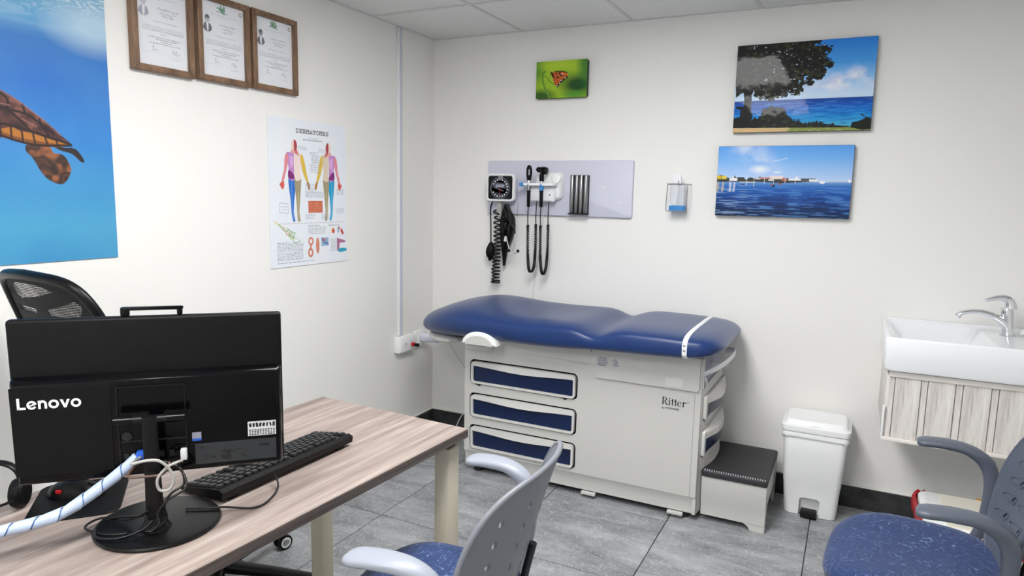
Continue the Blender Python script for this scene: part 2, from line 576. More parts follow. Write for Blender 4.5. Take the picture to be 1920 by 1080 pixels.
floor = struct(B().box((XR / 2, YF / 2, -0.058), (XR, -YF, 0.1)).build('floor', 'grout', smooth=0), 'grey slate-look tiled floor')
def cuts(lo, hi, start, step):
    k = math.ceil((lo - start) / step)
    c = [lo]
    while start + k * step < hi:
        v = start + k * step
        if v - c[-1] > 0.02: c.append(v)
        k += 1
    c.append(hi)
    return c
fx = cuts(0, XR, 0.476, 0.5655)
fy = cuts(YF, 0, -1.134, 0.5655)
cache = {}
def tile_mesh(kind, sx, sy, t, bev, material):
    k = (kind, round(sx, 3), round(sy, 3))
    if k not in cache:
        b = B().box((0, 0, 0), (sx, sy, t), bev, 1)
        me = bpy.data.meshes.new(kind); b.bm.to_mesh(me); b.bm.free()
        me.materials.append(M[material]); cache[k] = me
    return cache[k]
for i in range(len(fx) - 1):
    for j in range(len(fy) - 1):
        sx, sy = fx[i + 1] - fx[i] - 0.004, fy[j + 1] - fy[j] - 0.004
        o = bpy.data.objects.new('floor_tile', tile_mesh('floor_tile', sx, sy, 0.01, 0.0012, 'tile'))
        C.objects.link(o); o.parent = floor
        o.location = ((fx[i] + fx[i + 1]) / 2, (fy[j] + fy[j + 1]) / 2, -0.005)

ceiling = struct(B().box((XR / 2, YF / 2, H + 0.14), (XR, -YF, 0.1)).build('ceiling', 'ceil', smooth=0), 'suspended white ceiling of square tiles')
cx_ = cuts(0, XR, 0.567, 0.6085)
cy_ = cuts(YF, 0, -0.572, 0.61)
LIGHTS = [(1.48, -1.792), (1.48, -3.622)]          # centres of the two-tile light troffers
def is_light(x, y): return any(abs(x - a) < 0.25 and abs(y - b) < 0.55 for a, b in LIGHTS)
light_cells = [(1.1755, 1.784, -2.402, -1.182), (1.1755, 1.784, -4.232, -3.012)]
for i in range(len(cx_) - 1):
    for j in range(len(cy_) - 1):
        mx_, my_ = (cx_[i] + cx_[i + 1]) / 2, (cy_[j] + cy_[j + 1]) / 2
        if is_light(mx_, my_): continue
        o = bpy.data.objects.new('ceiling_tile', tile_mesh('ceiling_tile', cx_[i + 1] - cx_[i] - 0.012, cy_[j + 1] - cy_[j] - 0.012, 0.016, 0.004, 'ceil'))
        C.objects.link(o); o.parent = ceiling
        o.location = (mx_, my_, H + 0.012)
for v in cx_:
    B().box((min(max(v, 0.009), XR - 0.009), YF / 2, H + 0.006), (0.018, -YF - 0.002, 0.012), 0.001, 1).build('grid_bar', 'tbar', ceiling, 0)
for v in cy_:
    vy = min(max(v, YF + 0.009), -0.009)
    spans = [(0.001, XR - 0.001)]
    if any(abs(v - b) < 0.2 for a, b in LIGHTS): spans = [(0.001, 1.1755), (1.784, XR - 0.001)]
    for a, b in spans:
        B().box(((a + b) / 2, vy, H + 0.0064), (b - a, 0.018, 0.012), 0.001, 1).build('grid_bar', 'tbar', ceiling, 0)
for k, (a, b, c, d) in enumerate(light_cells):
    t = thing('ceiling_light', ['long lit ceiling light panel nearest the exam table', 'long lit ceiling light panel behind the viewer'][k], 'light', ((a + b) / 2, (c + d) / 2, H + 0.03))
    B().plate(rrect(a + .012, c + .012, b - .012, d - .012, .004, 2), [rrect(a + .035, c + .035, b - .035, d - .035, .004, 2)], 0.02, lambda x, y, q: Vector((x, y, H + 0.016 + q)), 0).build('light_frame', 'tbar', t, 0, world=t)
    B().box(((a + b) / 2, (c + d) / 2, H + 0.016), (b - a - .066, d - c - .066, 0.008)).build('diffuser', 'lamp', t, 0, world=t)

# skirting of dark granite strips with a pale caulk bead
def skirting(name, a, b, out, label):
    a, b, out = Vector(a), Vector(b), Vector(out)
    L = (b - a).length; d = (b - a) / L
    root = None
    n = max(1, round(L / 0.5655)); s = L / n
    ang = math.atan2(d.y, d.x)
    root = struct(B().box((a + b) / 2 + out * 0.004 + Vector((0, 0, 0.05)), (L, 0.008, 0.098), rot=rot_m(0, 0, ang)).build(name, 'grout', smooth=0), label)
    for i in range(n):
        c = a + d * (i + 0.5) * s + out * 0.011 + Vector((0, 0, 0.05))
        B().box(c, (s - 0.003, 0.012, 0.1), 0.002, 1, rot=rot_m(0, 0, ang)).build('granite_strip', 'skirt', root, 0)
    B().box((a + b) / 2 + out * 0.006 + Vector((0, 0, 0.104)), (L, 0.012, 0.008), 0.002, 1, rot=rot_m(0, 0, ang)).build('caulk_bead', 'caulk', root, 0)
skirting('baseboard_back', (0, 0, 0), (XR, 0, 0), (0, -1, 0), 'dark granite skirting along the back wall')
skirting('baseboard_left', (0, YF, 0), (0, -0.018, 0), (1, 0, 0), 'dark granite skirting along the left wall')
skirting('baseboard_right', (XR, YF, 0), (XR, -0.018, 0), (-1, 0, 0), 'dark granite skirting along the right wall')

# ------------------------------------------------------------------ lettering helpers (flat shapes, unit cap height)
def arc(cx, cy, rx, ry, th, a0, a1, n=18, th1=None):
    """ring segment as a polygon; th = stroke width"""
    th1 = th if th1 is None else th1
    o, i = [], []
    for k in range(n + 1):
        a = R(a0 + (a1 - a0) * k / n)
        o.append((cx + rx * math.cos(a), cy + ry * math.sin(a)))
        i.append((cx + (rx - th) * math.cos(a), cy + (ry - th1) * math.sin(a)))
    return o + i[::-1]
def q(x0, y0, x1, y1): return [(x0, y0), (x1, y0), (x1, y1), (x0, y1)]
def serif_letter(ch):
    if ch == 'R': return [q(.08, 0, .23, 1), q(0, 0, .33, .05), q(0, .95, .35, 1), arc(.34, .735, .30, .265, .14, -90, 90, th1=.05), [(.30, .5), (.44, .5), (.70, .07), (.80, .05), (.80, 0), (.58, 0)]], .80
    if ch == 'i': return [q(.09, 0, .22, .62), q(0, 0, .31, .045), [(0, .6), (.22, .66), (.22, .58), (0, .56)], arc(.155, .86, .085, .085, .085, 0, 359)], .36
    if ch == 't': return [q(.1, .12, .23, .86), q(0, .58, .36, .64), [(.10, .62), (.23, .86), (.10, .74)], arc(.25, .14, .15, .15, .12, 180, 320, th1=.06)], .38
    if ch == 'e': return [arc(.27, .32, .27, .335, .13, 20, 320, th1=.045), q(.06, .335, .52, .38)], .60
    if ch == 'r': return [q(.09, 0, .22, .62), q(0, 0, .33, .045), [(0, .6), (.22, .66), (.22, .58), (0, .56)], arc(.37, .44, .2, .21, .1, 60, 170, th1=.07), arc(.42, .56, .07, .07, .07, 0, 359)], .54
def sans_letter(ch):
    if ch == 'L': return [q(0, 0, .2, 1), q(0, 0, .62, .19)], .66
    if ch == 'e': return [arc(.37, .36, .37, .38, .175, 18, 332), [(.08, .28), (.12, .20), (.73, .42), (.70, .52), (.60, .52)]], .80
    if ch == 'n': return [q(0, 0, .19, .72), arc(.34, .40, .31, .34, .185, 0, 180), q(.465, 0, .65, .42)], .72
    if ch == 'o': return [arc(.39, .36, .39, .385, .185, 0, 360, 26)], .82
    if ch == 'v': return [[(0, .72), (.21, .72), (.37, .26), (.53, .72), (.74, .72), (.46, 0), (.28, 0)]], .76
def lettering(b, word, fn, size, thick, mtx, gap=0.04):
    """adds the word to builder b; mtx maps letter plane (x right, y up) to the room"""
    x = 0
    for ch in word:
        polys, adv = fn(ch)
        for pl in polys:
            if len(pl) < 3: continue
            b.prism([(x + px * size, py * size) for px, py in pl], thick, mtx=mtx)
        x += (adv + gap) * size
    return x
def type_mesh(b, text, size, mtx, depth=0.0004, align='LEFT'):
    """plain sans text from the built-in font"""
    cu = bpy.data.curves.new('t', 'FONT'); cu.body = text; cu.size = size; cu.extrude = depth; cu.resolution_u = 2; cu.align_x = align
    o = bpy.data.objects.new('t', cu); C.objects.link(o)
    dg = bpy.context.evaluated_depsgraph_get()
    me = bpy.data.meshes.new_from_object(o.evaluated_get(dg))
    me.transform(mtx)
    b.bm.from_mesh(me)
    bpy.data.meshes.remove(me); bpy.data.objects.remove(o); bpy.data.curves.remove(cu)

def boolean_cut(o, cutter):
    """subtract a builder from a finished mesh object"""
    me = bpy.data.meshes.new('c'); bmesh.ops.recalc_face_normals(cutter.bm, faces=cutter.bm.faces)
    cutter.bm.to_mesh(me); cutter.bm.free()
    c = bpy.data.objects.new('c', me); C.objects.link(c)
    c.matrix_world = Matrix.Translation(o.parent.location) if o.parent else Matrix.Identity(4)
    md = o.modifiers.new('cut', 'BOOLEAN'); md.object = c; md.operation = 'DIFFERENCE'; md.solver = 'EXACT'
    bpy.context.view_layer.update()
    dg = bpy.context.evaluated_depsgraph_get()
    new = bpy.data.meshes.new_from_object(o.evaluated_get(dg))
    old = o.data; o.modifiers.clear(); o.data = new; new.name = old.name
    bpy.data.meshes.remove(old); bpy.data.objects.remove(c); bpy.data.meshes.remove(me)
    new.shade_smooth(); new.set_sharp_from_angle(angle=R(32))
    return o

# ------------------------------------------------------------------ exam table
et = thing('exam_table', 'blue cushioned medical exam table with navy drawers against the back wall', 'exam table', (1.13, -0.29, 0))
FY = -0.52
fr = lambda x, z, d: Vector((x, FY - d, z))
bow = lambda y: 1.716 + 0.045 * max(0, 1 - ((y + 0.285) / 0.235) ** 2)
DZ = [(0.468, 0.592), (0.296, 0.420), (0.128, 0.254)]
holes = [rrect(0.570, a - .001, 1.150, b + .002, 0.024) for a, b in DZ]
body = B()
body.plate(rrect(0.54, 0.112, 1.716, 0.735, 0.006, 3), holes, 0.016, fr, 0.06)
body.box((0.549, -0.29, 0.3825), (0.018, 0.46, 0.705), 0.008)
body.box((1.13, -0.062, 0.3825), (1.16, 0.016, 0.705), 0.004)
body.box((1.13, -0.29, 0.728), (1.16, 0.455, 0.014), 0.004)
RD = [(0.452, 0.575), (0.285, 0.415)]
body.plate([(-0.522, 0.03), (-0.06, 0.03), (-0.06, 0.60), (-0.522, 0.60)], [rrect(-0.505, a, -0.075, b, 0.02) for a, b in RD], 0.014, lambda y, z, d: Vector((bow(y) - 0.006 + d, y, z)), 0.045)
body.build('base_cabinet', 'cream', et, world=et)
B().box((1.12, -0.285, 0.38), (1.11, 0.425, 0.66)).build('cabinet_interior', 'dark', et, 0, world=et)
# plinth band: lower part of the front stands proud under a groove
pl = B()
prof = [(-0.500, 0.030), (-0.512, 0.030), (-0.516, 0.034), (-0.514, 0.084), (-0.5275, 0.113), (-0.500, 0.113)]
pl.loft([[Vector((x, y, z)) for y, z in prof] for x in (0.541, 0.548, 1.70, 1.714)])
pl.build('plinth_band', 'cream', et, world=et)
for fx_ in (1.22, 1.63):
    B().box((fx_, -0.524, 0.023), (0.07, 0.02, 0.014), 0.003).build('foot_bracket', 'cream', et, world=et)
for x in (0.60, 1.66):
    for y in (-0.48, -0.11):
        B().lathe([(0.022, 0), (0.024, 0.004), (0.024, 0.02), (0.012, 0.022), (0.012, 0.036)], 14, Matrix.Translation((x, y, 0))).build('levelling_foot', 'tubemetal', et, world=et)
# upper side cover with the stepped lower edge
B().plate([(0.655, 0.668), (1.205, 0.652), (1.245, 0.592), (1.700, 0.592), (1.708, 0.60), (1.708, 0.738), (0.655, 0.738)], [], 0.008, lambda x, z, d: Vector((x, FY - 0.0155 - d, z)), 0).build('side_cover', 'cream', et, 0, world=et)
B().plate(rrect(1.562, 0.600, 1.640, 0.642, 0.005, 3), [], 0.004, lambda x, z, d: Vector((x, FY - 0.0205 - d, z)), 0).build('outlet_flap', 'cream2', et, 0, world=et)
B().box((1.690, -0.5283, 0.345), (0.0014, 0.002, 0.47)).build('corner_seam', 'greyink', et, 0, world=et)
st_ = B()
for (x0, x1, z0, z1) in ((1.246, 1.300, 0.650, 0.694), (1.316, 1.352, 0.655, 0.690)):
    for k in range(6):
        a = x0 + random.uniform(0, .006); zz = z1 - (k + 1) * (z1 - z0) / 6
        st_.box(((a + x1) / 2 - random.uniform(0, .008), FY - 0.0199, zz + .003), (x1 - a - random.uniform(.004, .02), 0.0008, (z1 - z0) / 9))
st_.build('worn_label_print', 'greyink', et, 0, world=et)
B().box((1.216, FY - 0.0205, 0.722), (0.003, 0.002, 0.022)).build('slot_mark', 'dark', et, 0, world=et)
# drawers of the front
for a, b in DZ:
    x0, x1 = 0.582, 1.140; z0, z1 = a + 0.005, b - 0.007
    wave = [(x1 - 0.008 - (x1 - x0 - 0.016) * k / 24, z1 - 0.022 - 0.010 * math.sin(pi * k / 24) ** 2) for k in range(25)]
    pan = [(x0 + 0.010, z0 + 0.014), (x1 - 0.010, z0 + 0.014)] + [(min(max(x, x0 + .010), x1 - .010), z) for x, z in wave]
    # rounded lower corners
    pan = [(x0 + .010, z0 + .020), (x0 + .013, z0 + .013), (x0 + .020, z0 + .010), (x1 - .020, z0 + .010), (x1 - .013, z0 + .013), (x1 - .010, z0 + .020)] + pan[2:]
    dr = B().plate(rrect(x0, z0, x1, z1, 0.018), [pan], 0.020, lambda x, z, d: Vector((x, FY - 0.008 - d - 0.006 * max(0, math.sin(pi * min(1, max(0, (x - 0.58) / 0.56)))) * (1 if z > (z0 + z1) / 2 else 0), z)), 0.03).build('drawer', 'cream2', et, 30, world=et)
    p = B().plate(pan, [], 0.006, lambda x, z, d: Vector((x, FY - 0.004 - d, z)), 0).build('drawer_panel', 'navy', dr, 0)
    p.data.transform(Matrix.Translation(-et.location))
for a in (0.62, 1.085):
    B().box((a, FY - 0.008, 0.4685), (0.03, 0.008, 0.006), 0.001).box((a + 0.004, FY - 0.008, 0.464), (0.012, 0.006, 0.006)).build('drawer_catch', 'dark', et, 0, world=et)
# drawers of the bowed foot end
for i, (a, b) in enumerate(RD):
    y0, y1 = -0.499, -0.081; z0, z1 = a + 0.005, b - 0.005
    wave = [(y1 - 0.012 - (y1 - y0 - 0.024) * k / 20, z1 - 0.016 - 0.030 * (0.5 - 0.5 * math.cos(2 * pi * k / 20)) * 0.5 - 0.02 * (k / 20)) for k in range(21)]
    pan = [(y0 + 0.012, z0 + 0.012), (y1 - 0.012, z0 + 0.012)] + wave
    dr = B().plate(rrect(y0, z0, y1, z1, 0.016), [pan], 0.016, lambda y, z, d: Vector((bow(y) + 0.004 + d, y, z)), 0.03).build('foot_drawer', 'cream2', et, 30, world=et)
    p = B().plate(pan, [], 0.005, lambda y, z, d: Vector((bow(y) + 0.002 + d, y, z)), 0.03).build('drawer_panel', 'slate' if i == 0 else 'navy', dr, 30)
    p.data.transform(Matrix.Translation(-et.location))
# recess under the cushion at the foot end with the paper bar
B().box((1.706, -0.29, 0.668), (0.012, 0.44, 0.13)).build('foot_recess', 'greyink', et, 0, world=et)
B().box((1.712, -0.513, 0.668), (0.022, 0.012, 0.135), 0.003).build('foot_cheek', 'cream', et, world=et)
pb = spline([(1.722, -0.512, 0.668), (1.765, -0.46, 0.690), (1.79, -0.30, 0.700), (1.785, -0.12, 0.700), (1.735, -0.07, 0.690)], 8)
B().sweep(pb, [(0.005, 0.014)] * len(pb), (1, 0.2, 0), 8).box((1.745, -0.30, 0.672), (0.08, 0.012, 0.02), 0.003).build('paper_bar', 'white', et, world=et)
tb = spline([(1.718, -0.505, 0.655), (1.727, -0.49, 0.63), (1.722, -0.47, 0.60)], 6)
B().tube(tb, 0.006, 8).build('hose_end', 'whitecable', et, world=et)

# pull-out step
sp = B()
stp = [(-0.486, 0.030), (-0.490, 0.030), (-0.490, 0.088), (-0.500, 0.116), (-0.500, 0.212), (-0.486, 0.212)]
sp.loft([[Vector((x, y, z)) for y, z in stp] for x in (1.735, 2.004)])
sp.prism([(1.915, 0.031), (1.935, 0.018), (1.947, 0.001), (2.004, 0.0), (2.004, 0.031)], 0.004, 0, mtx=Matrix.Translation((0, -0.486, 0)) @ BACK)
sp.plate([(1.735, 0.03), (1.90, 0.03), (1.925, 0.022), (1.945, 0.002), (2.004, 0.0), (2.004, 0.212), (1.735, 0.212)], [], 0.014, lambda x, z, d: Vector((x, -0.092 - d, z)), 0)
sp.plate([(-0.489, 0.0), (-0.455, 0.0), (-0.43, 0.11), (-0.155, 0.11), (-0.13, 0.0), (-0.0855, 0.0), (-0.0855, 0.212), (-0.489, 0.212)], [], 0.012, lambda y, z, d: Vector((1.999 + d, y, z)), 0)
sp.box((1.866, -0.2925, 0.206), (0.262, 0.40, 0.012))
so = sp.build('pull_out_step', 'cream', et, 30, world=et)
so['label'] = 'cream pull-out step with black rubber tread'
tr = B().prism(rrect(1.732, -0.505, 2.006, -0.080, 0.012, 3), 0.026, 0.007, 3, Matrix.Translation((0, 0, 0.211))).build('step_tread', 'rubber', so, world=None)
tr.data.transform(Matrix.Translation(-et.location))
rb = B()
for k in range(26):
    rb.box((1.745 + k * 0.01, -0.493, 0.2372), (0.0035, 0.016, 0.0015))
rb = rb.build('tread_ribs', 'lav', so, 0); rb.data.transform(Matrix.Translation(-et.location))

# cushion: superelliptic sections along the table
def interp(x, pts):
    xs = [p[0] for p in pts]
    out = []
    for c in range(1, len(pts[0])):
        out.append(float(np.interp(x, xs, [p[c] for p in pts])))
    return out
#        x     ztop   zbot   half  exponent
prof = [(0.230, 0.736, 0.706, 0.05, 2.2), (0.236, 0.756, 0.698, 0.095, 2.3), (0.258, 0.781, 0.694, 0.15, 2.3), (0.30, 0.806, 0.690, 0.20, 2.3), (0.35, 0.828, 0.685, 0.241, 2.3),
        (0.40, 0.848, 0.683, 0.271, 2.3), (0.46, 0.868, 0.686, 0.297, 2.3), (0.53, 0.882, 0.692, 0.315, 2.4), (0.60, 0.885, 0.697, 0.323, 2.5),
        (0.70, 0.874, 0.700, 0.325, 2.7), (0.80, 0.861, 0.704, 0.326, 3.0), (0.92, 0.853, 0.709, 0.327, 3.6), (1.05, 0.852, 0.714, 0.328, 4.0), (1.14, 0.853, 0.719, 0.328, 4.2),
        (1.19, 0.846, 0.724, 0.326, 4.0), (1.23, 0.828, 0.726, 0.322, 3.6), (1.265, 0.816, 0.727, 0.319, 3.4), (1.30, 0.830, 0.728, 0.322, 3.6), (1.34, 0.848, 0.730, 0.325, 4.0), (1.40, 0.858, 0.732, 0.327, 4.2),
        (1.55, 0.857, 0.737, 0.327, 4.2), (1.66, 0.854, 0.741, 0.325, 4.0), (1.72, 0.851, 0.747, 0.318, 3.6), (1.76, 0.845, 0.757, 0.302, 3.2), (1.788, 0.834, 0.772, 0.275, 2.8), (1.804, 0.818, 0.788, 0.235, 2.4), (1.810, 0.806, 0.798, 0.19, 2.2)]
xs_d = np.concatenate([np.linspace(0.230, 0.30, 18), np.linspace(0.315, 1.72, 78), np.linspace(1.73, 1.81, 16)])
cols = np.array([interp(x, prof) for x in xs_d])
k3 = np.array([1, 2, 3, 2, 1]) / 9.0
for c in range(4):                                   # soften the joints between the given sections
    v = np.pad(cols[:, c], 2, mode='edge'); sm = np.convolve(v, k3, 'valid')
    cols[3:-3, c] = sm[3:-3]
YC = -0.338
def cushion_ring(x, zt, zb, hw, e, grow=0.0, n=56):
    zc, hh = (zt + zb) / 2, (zt - zb) / 2 + grow
    out = []
    for k in range(n):
        a = 2 * pi * k / n
        c_, s_ = math.cos(a), math.sin(a)
        y = YC + (hw + grow) * math.copysign(abs(c_) ** (2 / e), c_)
        z = zc + hh * math.copysign(abs(s_) ** (2 / e), s_)
        if s_ > 0:                                   # shallow dish along the middle of the back section
            g = math.exp(-((x - 0.95) / 0.22) ** 2) * 0.010 * max(0, 1 - ((y - YC) / 0.24) ** 2)
            z -= g
        out.append(Vector((x, y, z)))
    return out
cu = B()
cu.loft([cushion_ring(x, *c) for x, c in zip(xs_d, cols)])
cu.build('cushion', 'vinyl', et, 60, world=et)
sx = [1.652, 1.6535, 1.671, 1.6725]
sp = B().loft([cushion_ring(x, *interp(x, prof), grow=g) for x, g in zip(sx, (0.0006, 0.0024, 0.0024, 0.0006))], True, True)
strap = sp.build('paper_strap', 'white', et, 30, world=et)
stud = B()
for z in (0.815, 0.794, 0.772):
    stud.lathe([(0.006, 0), (0.006, 0.0025), (0.003, 0.004)], 10, Matrix.Translation((1.662, YC - 0.3285 + (0.004 if z > .79 else 0), z)) @ rot_m(pi / 2))
stud.build('strap_stud', 'chrome', et, world=et)
# tray under the head rest and the hinge arch
tr = B()
tp = [(0.270, 0.06), (0.282, 0.12), (0.31, 0.17), (0.36, 0.215), (0.41, 0.235), (0.47, 0.235), (0.50, 0.20)]
tr.loft([[Vector((x, YC + hw * math.copysign(abs(math.cos(t)) ** 0.5, math.cos(t)), z0 + (z1 - z0) * (0.5 + 0.5 * math.sin(t)))) for t in [2 * pi * k / 20 for k in range(20)]]
         for (x, hw), z0, z1 in zip(tp, (0.680, 0.668, 0.660, 0.655, 0.652, 0.655, 0.670), (0.690, 0.704, 0.706, 0.706, 0.706, 0.705, 0.69))])
tr.build('head_tray', 'cream2', et, world=et)
ar = B()
outer = [(0.645 + 0.093 * math.cos(R(a)), 0.683 + 0.062 * math.sin(R(a))) for a in range(0, 181, 10)]
ar.prism([(x, z) for x, z in outer], 0.135, 0.008, 3, Matrix.Translation((0.050, -0.535, 0.022)) @ BACK)
ar.build('hinge_cover', 'white', et, world=et)
ai = [(0.645 + 0.074 * math.cos(R(a)), 0.686 + 0.044 * math.sin(R(a))) for a in range(0, 181, 12)]
B().prism(ai, 0.002, 0, mtx=Matrix.Translation((0.050, -0.6695, 0.018)) @ BACK).build('hinge_face', 'cream', et, 0, world=et)
B().box((0.62, -0.53, 0.655), (0.15, 0.018, 0.03), 0.012, 3).build('hinge_base', 'cream', et, world=et)
# maker's lettering
lt = B()
mt = Matrix.Translation((1.548, FY - 0.0082, 0.513)) @ BACK
wd = lettering(lt, 'Ritter', serif_letter, 0.034, 0.0006, mt, 0.02)
type_mesh(lt, 'by MIDMARK', 0.0135, Matrix.Translation((1.549, FY - 0.0086, 0.494)) @ BACK)
type_mesh(lt, 'TM', 0.006, Matrix.Translation((1.549 + wd, FY - 0.0086, 0.533)) @ BACK)
lt.build('maker_lettering', 'ink', et, 0, world=et)

# ------------------------------------------------------------------ pedal bin
bn = thing('pedal_bin', 'white plastic pedal bin with lid between step and basin', 'bin', (2.165, -0.135, 0))
def bring(cx, cy, hx, hy, r, z, n=4):
    return [Vector((x, y, z)) for x, y in rrect(cx - hx, cy - hy, cx + hx, cy + hy, r, n)]
bb = B()
lv = [(0.0, .104, .080), (0.004, .108, .084), (0.03, .110, .086), (0.145, .118, .092), (0.150, .1195, .0935), (0.30, .128, .101), (0.385, .133, .106), (0.395, .128, .101)]
bb.loft([bring(0, 0, hx, hy, 0.026, z) for z, hx, hy in lv])
bo = bb.build('bin_body', 'white2', bn)
cut = B(); cut.prism(rrect(-0.045, -0.02, 0.040, 0.088, 0.016, 4), 0.05, 0, mtx=Matrix.Translation((0, -0.050, 0)) @ BACK)
boolean_cut(bo, cut)
B().box((-0.003, -0.083, 0.016), (0.066, 0.075, 0.010), 0.003, 2, rot=rot_m(R(6))).box((0.006, -0.098, 0.006), (0.05, 0.02, 0.010), 0.002).build('pedal', 'black', bn)
lg = B()
ll = [(0.392, .136, .109, 0), (0.397, .1415, .1145, 0), (0.412, .143, .116, 0), (0.420, .1425, .1155, 0), (0.424, .138, .111, 0), (0.426, .133, .106, 0), (0.430, .130, .103, 0), (0.440, .126, .099, 0), (0.445, .120, .093, 0), (0.4465, .112, .085, 0), (0.4455, .108, .081, 0), (0.446, .06, .04, 0)]
lg.loft([bring(0, 0.0, hx, hy, 0.03, z) for z, hx, hy, _ in ll])
lg.build('bin_lid', 'white2', bn)
lip = B()
for k in range(3): lip.box((-0.015 + k * 0.014, -0.107, 0.4275), (0.008, 0.004, 0.002))
lip.build('lid_mark', 'lav', bn, 0)
sk = []
for i, (dz, g) in enumerate(((0.396, .001), (0.386, .006), (0.372, .007), (0.0, .004))):
    r = bring(0, 0, .1325 + g, .1055 + g, .028, 0.0, 8)
    for k, v in enumerate(r):
        a = k / len(r) * 2 * pi
        v.z = dz if i < 3 else 0.366 + 0.010 * math.sin(5 * a) * math.sin(2 * a + 1) - 0.022 * math.exp(-((v.x - .01) / .055) ** 2) * (1 if v.y < -0.09 else 0)
    sk.append(r)
B().loft(sk, False, False).build('bin_liner', 'bag', bn)

# ------------------------------------------------------------------ wash basin and its apron
ws = thing('wash_basin', 'white rectangular ceramic wash basin on the back wall', 'sink', (2.70, -0.265, 0.779))
X0, X1, Y0, Y1 = 2.393, 3.02, -0.531, -0.002
def rr(x0, y0, x1, y1, r, z): return [Vector((x, y, z)) for x, y in rrect(x0, y0, x1, y1, r, 5)]
bs = B()
bs.loft([rr(X0 + .012, Y0 + .012, X1 - .012, Y1, .012, .779), rr(X0 + .004, Y0 + .004, X1 - .004, Y1, .014, .781), rr(X0, Y0, X1, Y1, .014, .79), rr(X0 - .004, Y0, X1, Y1, .014, .900),
         rr(X0 - .002, Y0 + .002, X1 - .002, Y1, .014, .907), rr(X0 + .004, Y0 + .007, X1 - .006, Y1 - .004, .013, .910),
         rr(X0 + .014, Y0 + .014, X1 - .016, Y1 - .014, .012, .909), rr(X0 + .019, Y0 + .019, X1 - .02, Y1 - .019, .012, .905), rr(X0 + .022, Y0 + .022, X1 - .024, Y1 - .022, .012, .899),
         rr(X0 + .024, Y0 + .024, 2.755, Y1 - .024, .014, .898), rr(X0 + .030, Y0 + .030, 2.745, Y1 - .030, .02, .893), rr(X0 + .075, Y0 + .05, 2.715, Y1 - .05, .03, .825), rr(X0 + .10, Y0 + .08, 2.69, Y1 - .08, .03, .812)])
bs.build('basin', 'ceramic', ws, 50, world=ws)
B().lathe([(0.022, 0), (0.022, 0.003), (0.014, 0.005), (0.0, 0.0045)], 18, Matrix.Translation((2.57, -0.26, 0.812))).build('drain', 'chrome', ws, world=ws)
fa = thing('basin_faucet', 'chrome single-lever faucet on the white basin deck', 'faucet', (2.816, -0.165, 0.899))
p_ = spline([(0.014, 0, 0.016), (0.004, 0, 0.038), (-0.030, 0, 0.068), (-0.075, 0, 0.084), (-0.115, 0, 0.086), (-0.148, 0, 0.076), (-0.166, 0, 0.062)], 6)
n_ = len(p_)
B().sweep(p_, [(0.024 - 0.010 * i / n_, 0.020 - 0.010 * min(1, 1.6 * i / n_)) for i in range(n_)], (0, 1, 0), 16, 2.4).build('spout', 'chrome', fa, 60)
B().lathe([(0.028, 0), (0.028, 0.004)], 20, Matrix.Translation((0.012, 0, 0))).lathe([(0.026, 0.004), (0.022, 0.035), (0.022, 0.075), (0.023, 0.10), (0.021, 0.112)], 20, Matrix.Translation((0.012, 0, 0)) @ rot_m(0, R(-6))).build('faucet_body', 'chrome', fa, 50)
B().lathe([(0.011, -0.004), (0.0115, 0.004)], 14, Matrix.Translation((-0.160, 0, 0.064)) @ rot_m(0, R(35))).build('aerator', 'steel', fa)
hp = spline([(0.012, 0, 0.108), (0.008, 0, 0.130), (-0.004, 0, 0.146), (-0.03, 0, 0.149), (-0.062, 0, 0.140), (-0.078, 0, 0.136)], 6)
n_ = len(hp)
B().sweep(hp, [(0.021 - 0.009 * i / n_, 0.018 * (1 - i / n_) + 0.004) for i in range(n_)], (0, 1, 0), 16, 2.4).build('lever', 'chrome', fa, 60)
sd = B().sweep(spline([(2.868, -0.17, .906), (2.882, -0.165, .918), (2.90, -0.16, .911), (2.95, -0.15, .906)], 4), [(0.03, 0.004)] * 13, (0.2, 1, 0), 10).build('soap_dish', 'white2')
tag(shift(sd, (2.90, -0.16, .898)), 'small white dish beside the faucet at the right edge', 'dish')

ap = thing('basin_apron', 'whitewashed plank apron hanging under the white basin', 'cabinet', (2.70, -0.27, 0.505))
B().box((2.705, -0.500, 0.765), (0.585, 0.024, 0.022), 0.003).build('top_rail', 'rail', ap, world=ap)
x = 2.416; k = 0
for wdt in (0.019, 0.087, 0.022, 0.088, 0.024, 0.087, 0.023, 0.088, 0.024, 0.087, 0.024, 0.018):
    thick = 0.012 if wdt > .05 else 0.009
    o = B().box((0, 0, 0), (wdt - 0.0022, thick, 0.240), 0.0015, 1).build('plank', 'plank', ap, 0)
    o.location = Vector((x + wdt / 2, -0.494 - thick / 2, 0.635)) - ap.location
    x += wdt
B().box((2.705, -0.487, 0.635), (0.575, 0.012, 0.25)).build('backing_board', 'greyink', ap, 0, world=ap)
for xx in (2.413, 2.994):
    B().box((xx, -0.25, 0.637), (0.012, 0.49, 0.255), 0.002).build('side_board', 'rail', ap, world=ap)
B().box((2.703, -0.503, 0.508), (0.600, 0.032, 0.014), 0.003).build('bottom_lip', 'rail', ap, world=ap)
B().box((2.405, -0.508, 0.575), (0.008, 0.01, 0.13), 0.002).build('edge_strip', 'white', ap, world=ap)

